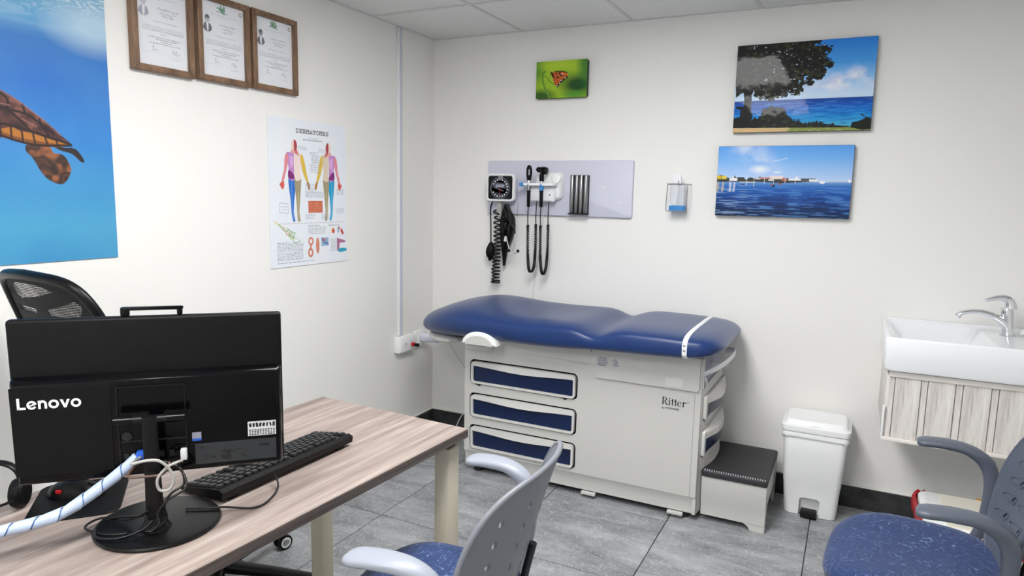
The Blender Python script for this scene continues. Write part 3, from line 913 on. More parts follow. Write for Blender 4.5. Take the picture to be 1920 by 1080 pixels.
# ------------------------------------------------------------------ clinical waste bin under the basin
wb = thing('clinical_waste_bin', 'ivory waste bin with red liner under the basin', 'bin', (2.725, -0.61, 0))
bb = B(); bb.loft([bring(0, 0, hx, hy, .03, z) for z, hx, hy in ((0, .13, .10), (.006, .135, .105), (.265, .168, .16), (.275, .168, .16))])
bb.build('bin_body', 'white2', wb)
sk = []
for i, (z, g) in enumerate(((.297, .010), (.283, .022), (.258, .024), (.235, .02))):
    r = bring(0, 0, .168 + g, .16 + g, .03, z, 10)
    for k, v in enumerate(r):
        v.z += 0.010 * math.sin(k * 1.7 + i) + (0.012 * math.sin(k * .6) if i == 3 else 0)
        v.x += 0.004 * math.sin(k * 2.3 + i * 2); v.y += 0.005 * math.cos(k * 1.9 + i)
    sk.append(r)
B().loft(sk, False, False).build('red_liner', 'red', wb)
yl = B(); yl.box((0.07, 0.178, 0.297), (0.10, 0.03, 0.006), 0.002); yl.build('bag_tie', mat('yellow_tie', rgb(222, 160, 40), 0.4), wb)
B().prism(rrect(-.175, -.165, .175, .165, .03, 5), 0.028, 0.012, 3, Matrix.Translation((0, 0, .277))).build('lid_rim', 'white2', wb)
B().prism(rrect(-.108, -.150, .165, .150, .012, 4), 0.004, 0.002, 1, Matrix.Translation((0, 0, .3045))).build('swing_flap', 'beige', wb)

# ------------------------------------------------------------------ printed sheets: a small painter on numpy arrays
def L3(c): return np.array([lin(v) for v in c])
class Canvas:
    """(h, w, 3) linear colours; u to the right, v downwards, both 0..1"""
    def __init__(self, w, h, col=(255, 255, 255)):
        self.w, self.h = w, h
        self.a = np.ones((h, w, 3)) * L3(col)
        self.u, self.v = np.meshgrid((np.arange(w) + .5) / w, (np.arange(h) + .5) / h)
    def blend(self, mask, col):
        mask = np.clip(mask, 0, 1)[..., None]
        c = L3(col) if isinstance(col, tuple) else col
        self.a = self.a * (1 - mask) + c * mask
        return self
    def poly(self, pts, col, alpha=1.0):
        P = np.array(pts, float)
        u0, u1 = max(0, int(P[:, 0].min() * self.w) - 1), min(self.w, int(P[:, 0].max() * self.w) + 2)
        v0, v1 = max(0, int(P[:, 1].min() * self.h) - 1), min(self.h, int(P[:, 1].max() * self.h) + 2)
        if u1 <= u0 or v1 <= v0: return self
        acc = np.zeros((v1 - v0, u1 - u0))
        for du, dv in ((-.25, -.25), (.25, -.25), (-.25, .25), (.25, .25)):
            U = self.u[v0:v1, u0:u1] + du / self.w; V = self.v[v0:v1, u0:u1] + dv / self.h
            ins = np.zeros(U.shape, bool)
            for i in range(len(P)):
                (xi, yi), (xj, yj) = P[i], P[i - 1]
                if yi == yj: continue
                c = ((yi > V) != (yj > V)) & (U < (xj - xi) * (V - yi) / (yj - yi) + xi)
                ins ^= c
            acc += ins * .25
        m = np.zeros((self.h, self.w)); m[v0:v1, u0:u1] = acc * alpha
        return self.blend(m, col)
    def disc(self, cu, cv, ru, rv, col, alpha=1.0, soft=0.0):
        d = np.sqrt(((self.u - cu) / ru) ** 2 + ((self.v - cv) / rv) ** 2)
        e = soft if soft else 0.8 / max(1, min(ru * self.w, rv * self.h))
        return self.blend(np.clip((1 + e / 2 - d) / e, 0, 1) * alpha, col)
    def line(self, pts, wd, col, alpha=1.0, aspect=1.0):
        """polyline; width as a fraction of the canvas width; aspect = h/w in metres"""
        m = np.zeros((self.h, self.w))
        asp = self.h / self.w
        for (a, b), (c, d) in zip(pts[:-1], pts[1:]):
            dx, dy = c - a, (d - b) * asp
            L2 = max(dx * dx + dy * dy, 1e-12)
            lo_u, hi_u = max(0, int((min(a, c) - 2 * wd) * self.w) - 1), min(self.w, int((max(a, c) + 2 * wd) * self.w) + 2)
            lo_v, hi_v = max(0, int((min(b, d) - 2 * wd / asp) * self.h) - 1), min(self.h, int((max(b, d) + 2 * wd / asp) * self.h) + 2)
            if hi_u <= lo_u or hi_v <= lo_v: continue
            U = self.u[lo_v:hi_v, lo_u:hi_u] - a; V = (self.v[lo_v:hi_v, lo_u:hi_u] - b) * asp
            t = np.clip((U * dx + V * dy) / L2, 0, 1)
            dist = np.sqrt((U - t * dx) ** 2 + (V - t * dy) ** 2)
            m[lo_v:hi_v, lo_u:hi_u] = np.maximum(m[lo_v:hi_v, lo_u:hi_u], np.clip((wd / 2 - dist) * self.w + .5, 0, 1))
        return self.blend(m * alpha, col)
    def rect(self, u0, v0, u1, v1, col, alpha=1.0): return self.poly([(u0, v0), (u1, v0), (u1, v1), (u0, v1)], col, alpha)
    def vgrad(self, stops):
        vs = [s[0] for s in stops]; cs = np.array([L3(s[1]) for s in stops])
        g = np.stack([np.interp(self.v, vs, cs[:, k]) for k in range(3)], -1)
        self.a = g; return self
    def textline(self, u0, u1, v, hgt, col=(120, 125, 135), alpha=.7, script=False):
        """unreadably small print: broken strokes along a line"""
        x = u0
        while x < u1:
            wl = RNG.uniform(.012, .05)
            if script:
                pts = [(x + k * .008, v + RNG.uniform(-1, 1) * hgt * .5) for k in range(int(max(3, wl / .008 * 1.4)))]
                self.line(pts, .006, col, alpha); x = pts[-1][0] + .012
            else:
                self.rect(x, v - hgt / 2, min(x + wl, u1), v + hgt / 2, col, alpha * RNG.uniform(.6, 1)); x += wl + .008

def noise2(w, h, scale, seed, octaves=4, sx=1.0, sy=1.0):
    """smooth value noise 0..1"""
    rg = np.random.default_rng(seed); out = np.zeros((h, w)); amp, tot = 1.0, 0
    for o in range(octaves):
        gx, gy = max(2, int(scale * sx * 2 ** o) + 1), max(2, int(scale * sy * 2 ** o) + 1)
        g = rg.random((gy + 1, gx + 1))
        x = np.linspace(0, gx - 1e-6, w); y = np.linspace(0, gy - 1e-6, h)
        xi, yi = x.astype(int), y.astype(int); fx_, fy_ = x - xi, y - yi
        fx_ = fx_ * fx_ * (3 - 2 * fx_); fy_ = (fy_ * fy_ * (3 - 2 * fy_))[:, None]
        a = g[yi][:, xi] * (1 - fx_) + g[yi][:, xi + 1] * fx_
        b = g[yi + 1][:, xi] * (1 - fx_) + g[yi + 1][:, xi + 1] * fx_
        out += amp * (a * (1 - fy_) + b * fy_); tot += amp; amp *= .5
    return out / tot

def sheet(name, cv, size, mtx, material, parent=None):
    """canvas -> one flat printed sheet (grid mesh) of real size, x right / y up, lower left corner at the origin"""
    w_, h_ = cv.w, cv.h
    xs = np.linspace(0, size[0], w_ + 1); ys = np.linspace(size[1], 0, h_ + 1)
    X, Y = np.meshgrid(xs, ys)
    co = np.stack([X, Y, np.zeros_like(X), np.ones_like(X)], -1).reshape(-1, 4) @ np.array(mtx).T
    idx = np.arange((w_ + 1) * (h_ + 1)).reshape(h_ + 1, w_ + 1)
    quads = np.stack([idx[1:, :-1], idx[1:, 1:], idx[:-1, 1:], idx[:-1, :-1]], -1).reshape(-1, 4)
    me = bpy.data.meshes.new(name)
    nv, nf = len(co), len(quads)
    me.vertices.add(nv); me.vertices.foreach_set('co', co[:, :3].astype(np.float32).ravel())
    me.loops.add(nf * 4); me.loops.foreach_set('vertex_index', quads.ravel().astype(np.int32))
    me.polygons.add(nf); me.polygons.foreach_set('loop_start', np.arange(0, nf * 4, 4, dtype=np.int32))
    me.update(calc_edges=True)
    at = me.color_attributes.new('ink', 'FLOAT_COLOR', 'CORNER')
    c4 = np.ones((nf, 4, 4), np.float32); c4[:, :, :3] = np.clip(cv.a, 0, 1).reshape(-1, 1, 3)
    at.data.foreach_set('color', c4.ravel())
    return finish(name, me, material, parent, 0)

# ------------------------------------------------------------------ turtle poster (left wall)
PY0, PY1, PZ0, PZ1 = -3.25, -1.965, 1.176, 2.235
def pt(pts): return [((v.x - PY0) / (PY1 - PY0), (PZ1 - v.y) / (PZ1 - PZ0)) for v in spline([(y, z, 0) for y, z in pts], 4, len(pts) > 6)]
SHELL=[(-2.328,1.704),(-2.291,1.686),(-2.253,1.666),(-2.211,1.635),(-2.174,1.61),(-2.132,1.573),(-2.098,1.542),(-2.134,1.537),(-2.171,1.537),(-2.214,1.54),(-2.261,1.551),(-2.3,1.558),(-2.337,1.572),(-2.6,1.66),(-2.75,1.72),(-2.78,1.80),(-2.70,1.86),(-2.55,1.83)]
BELLY=[(-2.336,1.586),(-2.299,1.576),(-2.272,1.582),(-2.246,1.574),(-2.212,1.569),(-2.173,1.558),(-2.134,1.55),(-2.098,1.542),(-2.142,1.533),(-2.193,1.534),(-2.228,1.535),(-2.262,1.544),(-2.301,1.551),(-2.338,1.565),(-2.6,1.65),(-2.6,1.69)]
TAIL=[(-2.153,1.535),(-2.12,1.533),(-2.085,1.53),(-2.061,1.495),(-2.072,1.491),(-2.098,1.514),(-2.135,1.524)]
FLIP=[(-2.234,1.531),(-2.214,1.541),(-2.171,1.536),(-2.154,1.514),(-2.125,1.508),(-2.105,1.467),(-2.123,1.427),(-2.146,1.419),(-2.178,1.434),(-2.198,1.459),(-2.217,1.495),(-2.233,1.513)]
cv = Canvas(620, 512)
cv.vgrad([(0, (150, 200, 232)), (.12, (205, 225, 240)), (.19, (225, 238, 248)), (.205, (140, 195, 228)), (.25, (120, 185, 225)), (.31, (95, 170, 222)), (.36, (52, 128, 206)), (.48, (40, 122, 212)), (.62, (52, 140, 222)), (.78, (66, 158, 218)), (.9, (78, 172, 218)), (1, (70, 162, 214))])
n = noise2(620, 512, 5, 3, 4)
cv.blend((n - .45) * .5 * (cv.v > .33), (110, 185, 225)); cv.blend((.5 - n) * .5 * (cv.v > .33), (28, 100, 196))
wv = noise2(620, 512, 6, 9, 5, 1.2, 5)
band = np.exp(-((cv.v - .22) / .05) ** 2)
cv.blend(np.clip((np.abs((wv * 9) % 1 - .5) - .34) * 6, 0, 1) * band, (246, 250, 253))
cv.blend(np.clip((np.abs((wv * 9 + .5) % 1 - .5) - .40) * 7, 0, 1) * band * .8, (70, 130, 170))
cv.blend(np.clip((wv - .5) * 3, 0, .5) * np.exp(-((cv.v - .29) / .03) ** 2), (190, 222, 240))
cv.disc(.97, .30, .09, .06, (206, 232, 248), .75, 1.2)
cv.poly(pt(TAIL), (48, 34, 32))
fl = Canvas(620, 512); fl.a = cv.a.copy(); fl.poly(pt(FLIP), (86, 56, 42))
msk = np.abs(fl.a - cv.a).sum(-1) > .002; cv.a = fl.a
n1 = noise2(620, 512, 40, 5, 2, 1, 1)
cv.blend(msk * np.clip((np.abs((n1 * 4) % 1 - .5) - .2) * 4, 0, 1) * .75, (38, 26, 24)); cv.blend(msk * np.clip((n1 - .6) * 6, 0, .8), (178, 108, 68))
sh = Canvas(620, 512); sh.a = cv.a.copy(); sh.poly(pt(SHELL), (96, 56, 52))
msk = np.abs(sh.a - cv.a).sum(-1) > .002; cv.a = sh.a
cv.blend(msk * np.clip((.52 - n1) * 3, 0, .75), (52, 28, 36)); cv.blend(msk * np.clip((n1 - .6) * 4, 0, .6), (160, 100, 84))
cv.poly(pt(BELLY), (196, 124, 44)); cv.poly(pt([(-2.34, 1.572), (-2.25, 1.545), (-2.15, 1.536), (-2.10, 1.541), (-2.17, 1.545), (-2.26, 1.556), (-2.34, 1.582)]), (120, 66, 34), .8); cv.blend(np.clip((n1 - .5) * 4, 0, 1) * 0, (0, 0, 0))
for a, b in (((-2.30, 1.60), (-2.30, 1.552)), ((-2.272, 1.585), (-2.272, 1.546)), ((-2.243, 1.578), (-2.241, 1.54)), ((-2.212, 1.572), (-2.207, 1.536)), ((-2.178, 1.562), (-2.170, 1.535)), ((-2.145, 1.555), (-2.140, 1.536))):
    cv.line(pt([a, b]), .0045, (58, 30, 22))
for pl_ in ([(-2.336, 1.592), (-2.272, 1.588), (-2.212, 1.574), (-2.134, 1.553), (-2.10, 1.543)], [(-2.33, 1.64), (-2.28, 1.632), (-2.24, 1.60), (-2.22, 1.578)], [(-2.28, 1.632), (-2.23, 1.626), (-2.19, 1.60), (-2.165, 1.565)], [(-2.30, 1.686), (-2.275, 1.66), (-2.28, 1.632)], [(-2.235, 1.652), (-2.23, 1.626)], [(-2.19, 1.616), (-2.185, 1.60), (-2.15, 1.57)], [(-2.336, 1.568), (-2.262, 1.545), (-2.193, 1.535), (-2.10, 1.541)]):
    cv.line(pt(pl_), .0055, (40, 20, 22))
for pl_ in ([(-2.325, 1.70), (-2.253, 1.664), (-2.18, 1.612), (-2.13, 1.57)], [(-2.31, 1.65), (-2.27, 1.645)], [(-2.24, 1.61), (-2.20, 1.59)]):
    cv.line(pt(pl_), .0035, (170, 118, 110), .6)
cv.a *= 0.82
tp = thing('turtle_poster', 'large blue underwater poster of a sea turtle', 'poster', (0, -2.60, PZ0))
B().box((0.0022, (PY0 + PY1) / 2, (PZ0 + PZ1) / 2), (0.003, PY1 - PY0, PZ1 - PZ0)).build('backing', 'paper', tp, 0, world=tp)
s_ = sheet('print', cv, (PY1 - PY0, PZ1 - PZ0), Matrix.Translation((0.0042, PY0, PZ0)) @ LEFT, 'print_matte', tp)
s_.data.transform(Matrix.Translation(-tp.location))

# ------------------------------------------------------------------ three framed certificates
def certificate(k, y0, y1, z0, z1, label):
    t = thing('framed_certificate', label, 'certificate', (0, (y0 + y1) / 2, z0), 0, 'framed certificates in a row')
    w_, h_, d, f = y1 - y0, z1 - z0, 0.026, 0.022
    for side in range(4):
        if side < 2:      # bottom / top rail, mitred ends
            zz = z0 if side == 0 else z1
            s = 1 if side == 0 else -1
            rows = [(y0, zz), (y1, zz), (y1 - f, zz + s * f), (y0 + f, zz + s * f)]
            mt_, nm = 'framewood', 'frame_rail'
        else:
            yy = y0 if side == 2 else y1
            s = 1 if side == 2 else -1
            rows = [(yy, z0), (yy, z1), (yy + s * f, z1 - f), (yy + s * f, z0 + f)]
            mt_, nm = 'framewood2', 'frame_stile'
        B().prism(rows, d, 0.0025, 2, LEFT).build(nm, mt_, t, 0, world=t)
    cv = Canvas(110, 140, (232, 234, 240))
    cv.blend(noise2(110, 140, 3, 20 + k, 3) * .25, (214, 218, 228))
    for _ in range(26):
        cv.disc(.5 + RNG.normal(0, .045), .075 + RNG.normal(0, .026), .022, .014, (40, 130, 84), .75)
    cv.line([(.38, .11), (.62, .12)], .012, (60, 120, 90)); cv.line([(.45, .06), (.45, .10)], .012, (30, 90, 64)); cv.line([(.55, .06), (.56, .1)], .012, (30, 90, 64))
    cv.textline(.24, .80, .165, .009, (130, 136, 150), .75); cv.textline(.44, .56, .19, .006, (130, 136, 150), .6)
    ink = (40, 46, 62) if k else (150, 150, 170)
    # small head-and-shoulders portrait
    cv.disc(.16, .235, .052, .05, ink, .9); cv.disc(.162, .245, .038, .042, (206, 206, 212) if k != 2 else (150, 150, 156)); cv.disc(.16, .215, .045, .024, ink, .95)
    cv.poly([(.055, .37), (.09, .31), (.13, .29), (.19, .29), (.235, .31), (.265, .37), (.21, .41), (.11, .41)], ink, .95)
    cv.poly([(.135, .29), (.19, .29), (.178, .40), (.15, .40)], (236, 238, 244))
    cv.disc(.148, .242, .008, .006, ink); cv.disc(.178, .242, .008, .006, ink); cv.line([(.148, .268), (.176, .268)], .009, ink, .8)
    for v_, a, b in ((.29, .43, .80), (.335, .48, .76), (.372, .52, .70)):
        cv.textline(a, b, v_, .03, (90, 96, 112), .9, True)
    cv.textline(.34, .80, .45, .018, (110, 116, 130), .8, True)
    for v_ in (.515, .532, .549, .566):
        cv.textline(.12, .93, v_, .008, (128, 134, 146), .8)
    cv.textline(.46, .58, .60, .008, (110, 116, 130), .9)
    for v_, a, b in ((.64, .24, .88), (.665, .36, .80), (.69, .46, .68), (.715, .24, .86)):
        cv.textline(a, b, v_, .010, (96, 102, 116), .9)
    cv.textline(.10, .48, .83, .006, (140, 146, 156), .8); cv.textline(.62, .92, .845, .006, (140, 146, 156), .8)
    cv.line([(.3, .77), (.33, .74), (.31, .81), (.36, .79), (.4, .80)], .008, (80, 88, 120), .8)
    cv.line([(.68, .80), (.71, .77), (.73, .82), (.77, .76), (.78, .82), (.84, .80)], .008, (80, 88, 120), .8)
    cv.textline(.66, .86, .875, .006, (140, 146, 156), .8)
    cv.disc(.93, .075, .035, .028, (60, 66, 72)); cv.disc(.93, .075, .022, .017, (236, 238, 242))
    B().box((0.006, (y0 + y1) / 2, (z0 + z1) / 2), (0.006, w_ - .03, h_ - .03)).build('backing', 'paper', t, 0, world=t)
    s_ = sheet('certificate_print', cv, (w_ - 2 * f + .002, h_ - 2 * f + .002), Matrix.Translation((0.0105, y0 + f - .001, z0 + f - .001)) @ LEFT, 'print_matte', t)
    s_.data.transform(Matrix.Translation(-t.location))
    B().box((0.0145, (y0 + y1) / 2, (z0 + z1) / 2), (0.002, w_ - 2 * f + .004, h_ - 2 * f + .004)).build('glass', 'glass', t, 0, world=t)
certificate(0, -1.883, -1.640, 1.815, 2.137, 'framed certificate nearest the turtle poster, with faded portrait')
certificate(1, -1.622, -1.376, 1.820, 2.137, 'framed certificate in the middle of the row of three')
certificate(2, -1.362, -1.114, 1.825, 2.138, 'framed certificate at the right end of the row above the chart')

# ------------------------------------------------------------------ dermatomes chart
AY0, AY1, AZ0, AZ1 = -1.281, -0.786, 1.075, 1.727
cv = Canvas(240, 316, (236, 240, 246))
cv.blend(noise2(240, 316, 4, 31, 3) * .35, (222, 230, 242))
G = {'D': ['11110', '01001', '01001', '01001', '11110'], 'E': ['11111', '01001', '01110', '01001', '11111'], 'R': ['11110', '01001', '01110', '01010', '11011'],
     'M': ['11011', '11111', '10101', '10001', '11011'], 'A': ['00100', '01010', '01010', '11111', '11011'], 'T': ['11111', '10101', '00100', '00100', '01110'],
     'O': ['01110', '10001', '10001', '10001', '01110'], 'S': ['01111', '10000', '01110', '00001', '11110']}
def slab(word, u0, u1, v0, v1, col):
    cw = (u1 - u0) / len(word)
    for i, ch in enumerate(word):
        for r_, row in enumerate(G[ch]):
            for c_, b in enumerate(row):
                if b == '1':
                    x = u0 + i * cw + c_ * cw * .9 / 5; y = v0 + r_ * (v1 - v0) / 5
                    wx = cw * .9 / 5 * (1.0 if c_ not in (2,) else 1.0)
                    cv.rect(x, y, x + wx, y + (v1 - v0) / 5, col)
slab('DERMATOMES', .335, .765, .062, .090, (24, 24, 28))
cv.textline(.49, .62, .118, .006, (150, 154, 164), .8); cv.textline(.42, .68, .132, .009, (110, 114, 124), .9)
def figure(cx, mir, face):
    """front / back body figure with coloured segments; cx centre, mir -1 mirrors"""
    f = lambda pts: [(cx + mir * v.x, v.y) for v in spline([(x, y, 0) for x, y in pts], 4, len(pts) > 4)]
    skin = (240, 214, 196)
    cols = dict(legL=(46, 120, 206) if not face else (46, 120, 206), legR=(150, 142, 112))
    # legs
    blue = (38, 112, 204) if face else (16, 160, 205)
    cv.poly(f([(-.075, .395), (.0, .40), (.004, .47), (-.012, .55), (-.02, .63), (-.004, .685), (-.03, .69), (-.048, .63), (-.056, .55), (-.072, .47)]), blue)
    cv.poly(f([(.0, .40), (.075, .395), (.072, .47), (.06, .55), (.05, .63), (.062, .685), (.03, .69), (.022, .63), (.014, .55), (.002, .47)]), (164, 152, 120))
    cv.line(f([(-.04, .42), (-.04, .5), (-.034, .6), (-.02, .68)]), .008, (150, 196, 240), .5); cv.line(f([(.04, .5), (.036, .6), (.044, .68)]), .008, (214, 196, 140), .8)
    # torso halves
    cv.poly(f([(-.10, .235), (-.04, .225), (.0, .225), (.0, .40), (-.075, .40), (-.072, .33)]), (196, 142, 204))
    cv.poly(f([(.0, .225), (.04, .225), (.10, .235), (.072, .33), (.075, .40), (.0, .40)]), (240, 220, 212) if face else (222, 206, 186))
    cv.poly(f([(-.075, .345), (-.03, .36), (.0, .39), (.0, .40), (-.075, .40)]), (132, 40, 120)); cv.poly(f([(-.06, .25), (-.02, .25), (-.01, .30), (-.05, .33)]), (222, 178, 226), .8)
    # arms
    cv.poly(f([(-.10, .235), (-.075, .25), (-.085, .31), (-.11, .37), (-.135, .42), (-.16, .43), (-.155, .40), (-.128, .34), (-.12, .27)]), (226, 140, 150))
    cv.poly(f([(-.135, .42), (-.128, .45), (-.15, .475), (-.17, .46), (-.185, .44), (-.16, .425)]), (214, 92, 84))
    cv.poly(f([(.10, .235), (.075, .25), (.085, .31), (.11, .37), (.15, .42), (.17, .42), (.15, .36), (.128, .29)]), (222, 186, 74))
    cv.poly(f([(.15, .415), (.17, .42), (.19, .445), (.19, .475), (.17, .47), (.155, .44)]), (176, 120, 50))
    # head and neck
    cv.poly(f([(-.03, .20), (.03, .20), (.05, .228), (-.05, .228)]), (226, 170, 160)); cv.disc(cx, .175, .036, .036, skin)
    cv.poly(f([(.0, .139), (.028, .152), (.036, .18), (.028, .205), (.0, .212)]), (172, 62, 78)); cv.poly(f([(.02, .20), (.045, .225), (.06, .245), (.0, .228)]), (206, 96, 112), .8)
    cv.line(f([(.0, .225), (.0, .40)]), .006, (250, 246, 240), .6)
figure(.31, 1, True); figure(.755, -1, False)
for v_ in np.arange(.215, .36, .0125): cv.textline(.50 + RNG.uniform(0, .04), .66 - RNG.uniform(0, .05), v_, .007, (150, 156, 168), .7)
for v_ in np.arange(.435, .48, .011): cv.textline(.44, .56, v_, .007, (150, 156, 168), .6)
for v_ in np.arange(.49, .53, .011): cv.textline(.44, .68, v_, .007, (150, 156, 168), .7)
cv.rect(.475, .55, .665, .635, (206, 110, 84)); cv.blend((noise2(240, 316, 60, 4, 2) - .4) * ((cv.u > .475) & (cv.u < .665) & (cv.v > .55) & (cv.v < .635)), (232, 152, 120))
for a, b, v0, v1 in ((.36, .47, .18, .21), (.62, .72, .19, .215), (.44, .56, .645, .68), (.65, .75, .65, .68), (.86, .97, .47, .50), (.86, .97, .61, .64)):
    for v_ in np.arange(v0, v1, .010): cv.textline(a, b, v_, .005, (150, 156, 168), .7)
cv.line([(.12, .565), (.22, .57), (.22, .635), (.12, .63), (.12, .565)], .005, (180, 184, 194)); cv.textline(.135, .205, .59, .006); cv.textline(.15, .19, .61, .006)
cv.rect(.11, .704, .95, .708, (196, 186, 186))
for k_ in range(5):
    c_ = [(214, 190, 90), (120, 170, 120), (220, 150, 130), (196, 196, 120), (150, 190, 150)][k_]
    cv.line([(.06 + .05 * k_, .69 + .02 * k_), (.12 + .04 * k_, .72 + .03 * k_), (.16 + .05 * k_, .73 + .025 * k_), (.2 + .04 * k_, .78 + .01 * k_)], .010, c_, .9)
cv.line([(.20, .735), (.25, .76), (.22, .79), (.28, .80), (.30, .77), (.25, .76)], .009, (130, 176, 120))
for v0, v1, a, b in ((.845, .895, .08, .40), (.905, .955, .08, .40), (.735, .79, .47, .70), (.83, .92, .77, .86)):
    for v_ in np.arange(v0, v1, .0095): cv.textline(a, b, v_, .006, (150, 154, 160), .75)
cv.textline(.08, .22, .835, .007, (90, 94, 104)); cv.textline(.47, .62, .725, .006, (90, 94, 104)); cv.textline(.74, .90, .728, .006, (90, 94, 104)); cv.textline(.08, .55, .972, .006, (120, 124, 134))
cv.disc(.50, .835, .034, .030, (206, 120, 96)); cv.disc(.50, .835, .018, .017, (240, 236, 236)); cv.disc(.495, .915, .034, .034, (206, 120, 96)); cv.disc(.495, .915, .016, .018, (240, 236, 236)); cv.rect(.488, .85, .508, .90, (206, 130, 100))
cv.disc(.59, .87, .024, .058, (214, 136, 112)); cv.rect(.64, .815, .74, .875, (150, 180, 212)); cv.line([(.65, .82), (.68, .85), (.73, .86)], .02, (96, 130, 180)); cv.disc(.68, .83, .014, .012, (190, 90, 80))
cv.disc(.80, .765, .03, .022, (240, 226, 190)); cv.disc(.81, .77, .018, .018, (204, 70, 50)); cv.line([(.89, .75), (.92, .76), (.945, .79)], .028, (200, 66, 56)); cv.rect(.87, .745, .89, .785, (150, 170, 200)); cv.disc(.91, .755, .01, .012, (240, 240, 244))
cv.poly([(.86, .82), (.89, .83), (.98, .845), (.98, .86), (.90, .86), (.89, .92), (.86, .92)], (172, 106, 140)); cv.poly([(.88, .905), (.93, .90), (1.0, .905), (1.0, .925), (.94, .93), (.88, .93)], (40, 164, 196))
ac = thing('anatomy_chart', 'white dermatomes wall chart with two coloured body figures', 'poster', (0, -1.03, AZ0))
ac['label'] = 'white medical wall chart with two coloured body figures'
B().box((0.0022, (AY0 + AY1) / 2, (AZ0 + AZ1) / 2), (0.003, AY1 - AY0, AZ1 - AZ0)).build('backing', 'paper', ac, 0, world=ac)
s_ = sheet('print', cv, (AY1 - AY0, AZ1 - AZ0), Matrix.Translation((0.0042, AY0, AZ0)) @ LEFT, 'print_matte', ac)
s_.data.transform(Matrix.Translation(-ac.location))

# ------------------------------------------------------------------ canvas pictures (back wall)
TREE=[(-0.022,-0.059),(0.611,-0.004),(0.595,0.022),(0.556,0.023),(0.579,0.058),(0.635,0.064),(0.682,0.096),(0.666,0.116),(0.617,0.122),(0.661,0.159),(0.643,0.206),(0.678,0.221),(0.708,0.272),(0.681,0.286),(0.645,0.25),(0.641,0.305),(0.653,0.339),(0.642,0.393),(0.616,0.424),(0.587,0.405),(0.574,0.365),(0.558,0.386),(0.572,0.464),(0.555,0.474),(0.536,0.44),(0.539,0.373),(0.51,0.36),(0.507,0.437),(0.519,0.466),(0.495,0.475),(0.48,0.402),(0.467,0.479),(0.501,0.526),(0.471,0.574),(0.424,0.565),(0.408,0.525),(0.383,0.54),(0.389,0.585),(0.361,0.595),(0.336,0.599),(0.309,0.58),(0.292,0.607),(0.286,0.635),(0.249,0.622),(0.21,0.585),(0.2,0.607),(0.18,0.583),(0.15,0.57),(0.144,0.512),(0.131,0.568),(0.13,0.66),(0.132,0.752),(0.147,0.821),(0.138,0.867),(0.162,0.822),(0.178,0.846),(0.207,0.836),(0.218,0.756),(0.247,0.747),(0.283,0.72),(0.313,0.733),(0.342,0.729),(0.387,0.765),(0.412,0.823),(0.451,0.882),(0.495,0.889),(0.554,0.926),(0.609,0.9),(0.652,0.919),(0.709,0.927),(0.751,0.94),(0.848,0.95),(0.859,0.967),(0.64,0.963),(0.426,0.957),(-0.002,0.947),(-0.004,0.837),(0.049,0.816),(0.049,0.736),(0.014,0.722),(0.013,0.693),(0.07,0.702),(0.074,0.634),(0.066,0.541),(0.044,0.551),(0.008,0.595)]
BUSHR=[(0.859,0.967),(0.873,0.912),(0.907,0.903),(0.943,0.883),(0.965,0.862),(0.927,0.838),(0.926,0.819),(0.968,0.857),(1.0,0.875),(1.003,0.989),(0.946,0.998)]
SHORE=[(-0.006,0.476),(0.001,0.423),(0.027,0.411),(0.052,0.423),(0.082,0.452),(0.123,0.452),(0.137,0.417),(0.151,0.446),(0.179,0.441),(0.21,0.441),(0.224,0.476),(0.26,0.441),(0.304,0.464),(0.333,0.43),(0.371,0.458),(0.407,0.441),(0.449,0.419),(0.491,0.424),(0.51,0.442),(0.546,0.453),(0.588,0.459),(0.641,0.453),(0.741,0.453),(0.762,0.481),(0.763,0.496),(0.495,0.521),(0.312,0.505),(-0.005,0.511)]
WING=[(0.28,0.279),(0.327,0.302),(0.374,0.287),(0.504,0.293),(0.595,0.319),(0.628,0.365),(0.624,0.438),(0.561,0.506),(0.506,0.526),(0.452,0.62),(0.387,0.653),(0.359,0.589),(0.334,0.463),(0.305,0.374)]
WINGDARK=[(0.387,0.653),(0.451,0.608),(0.506,0.514),(0.56,0.488),(0.632,0.402),(0.624,0.475),(0.561,0.531),(0.497,0.599),(0.47,0.646),(0.439,0.718)]
STEM=[(0.176,0.276),(0.134,0.309),(0.126,0.396),(0.137,0.547),(0.182,0.725),(0.24,0.877),(0.284,0.991)]

def picture(name, label, x0, x1, z0, z1, depth, edge, cv, round_=0.0015):
    t = thing(name, label, 'picture', ((x0 + x1) / 2, 0, z0))
    B().box(((x0 + x1) / 2, -depth / 2 - .001, (z0 + z1) / 2), (x1 - x0, depth, z1 - z0), round_, 1).build('panel', edge, t, 0, world=t)
    s_ = sheet('print', cv, (x1 - x0 - .002, z1 - z0 - .002), Matrix.Translation((x0 + .001, -depth - .0018, z0 + .001)) @ BACK, 'print_gloss', t)
    s_.data.transform(Matrix.Translation(-t.location))
    return t

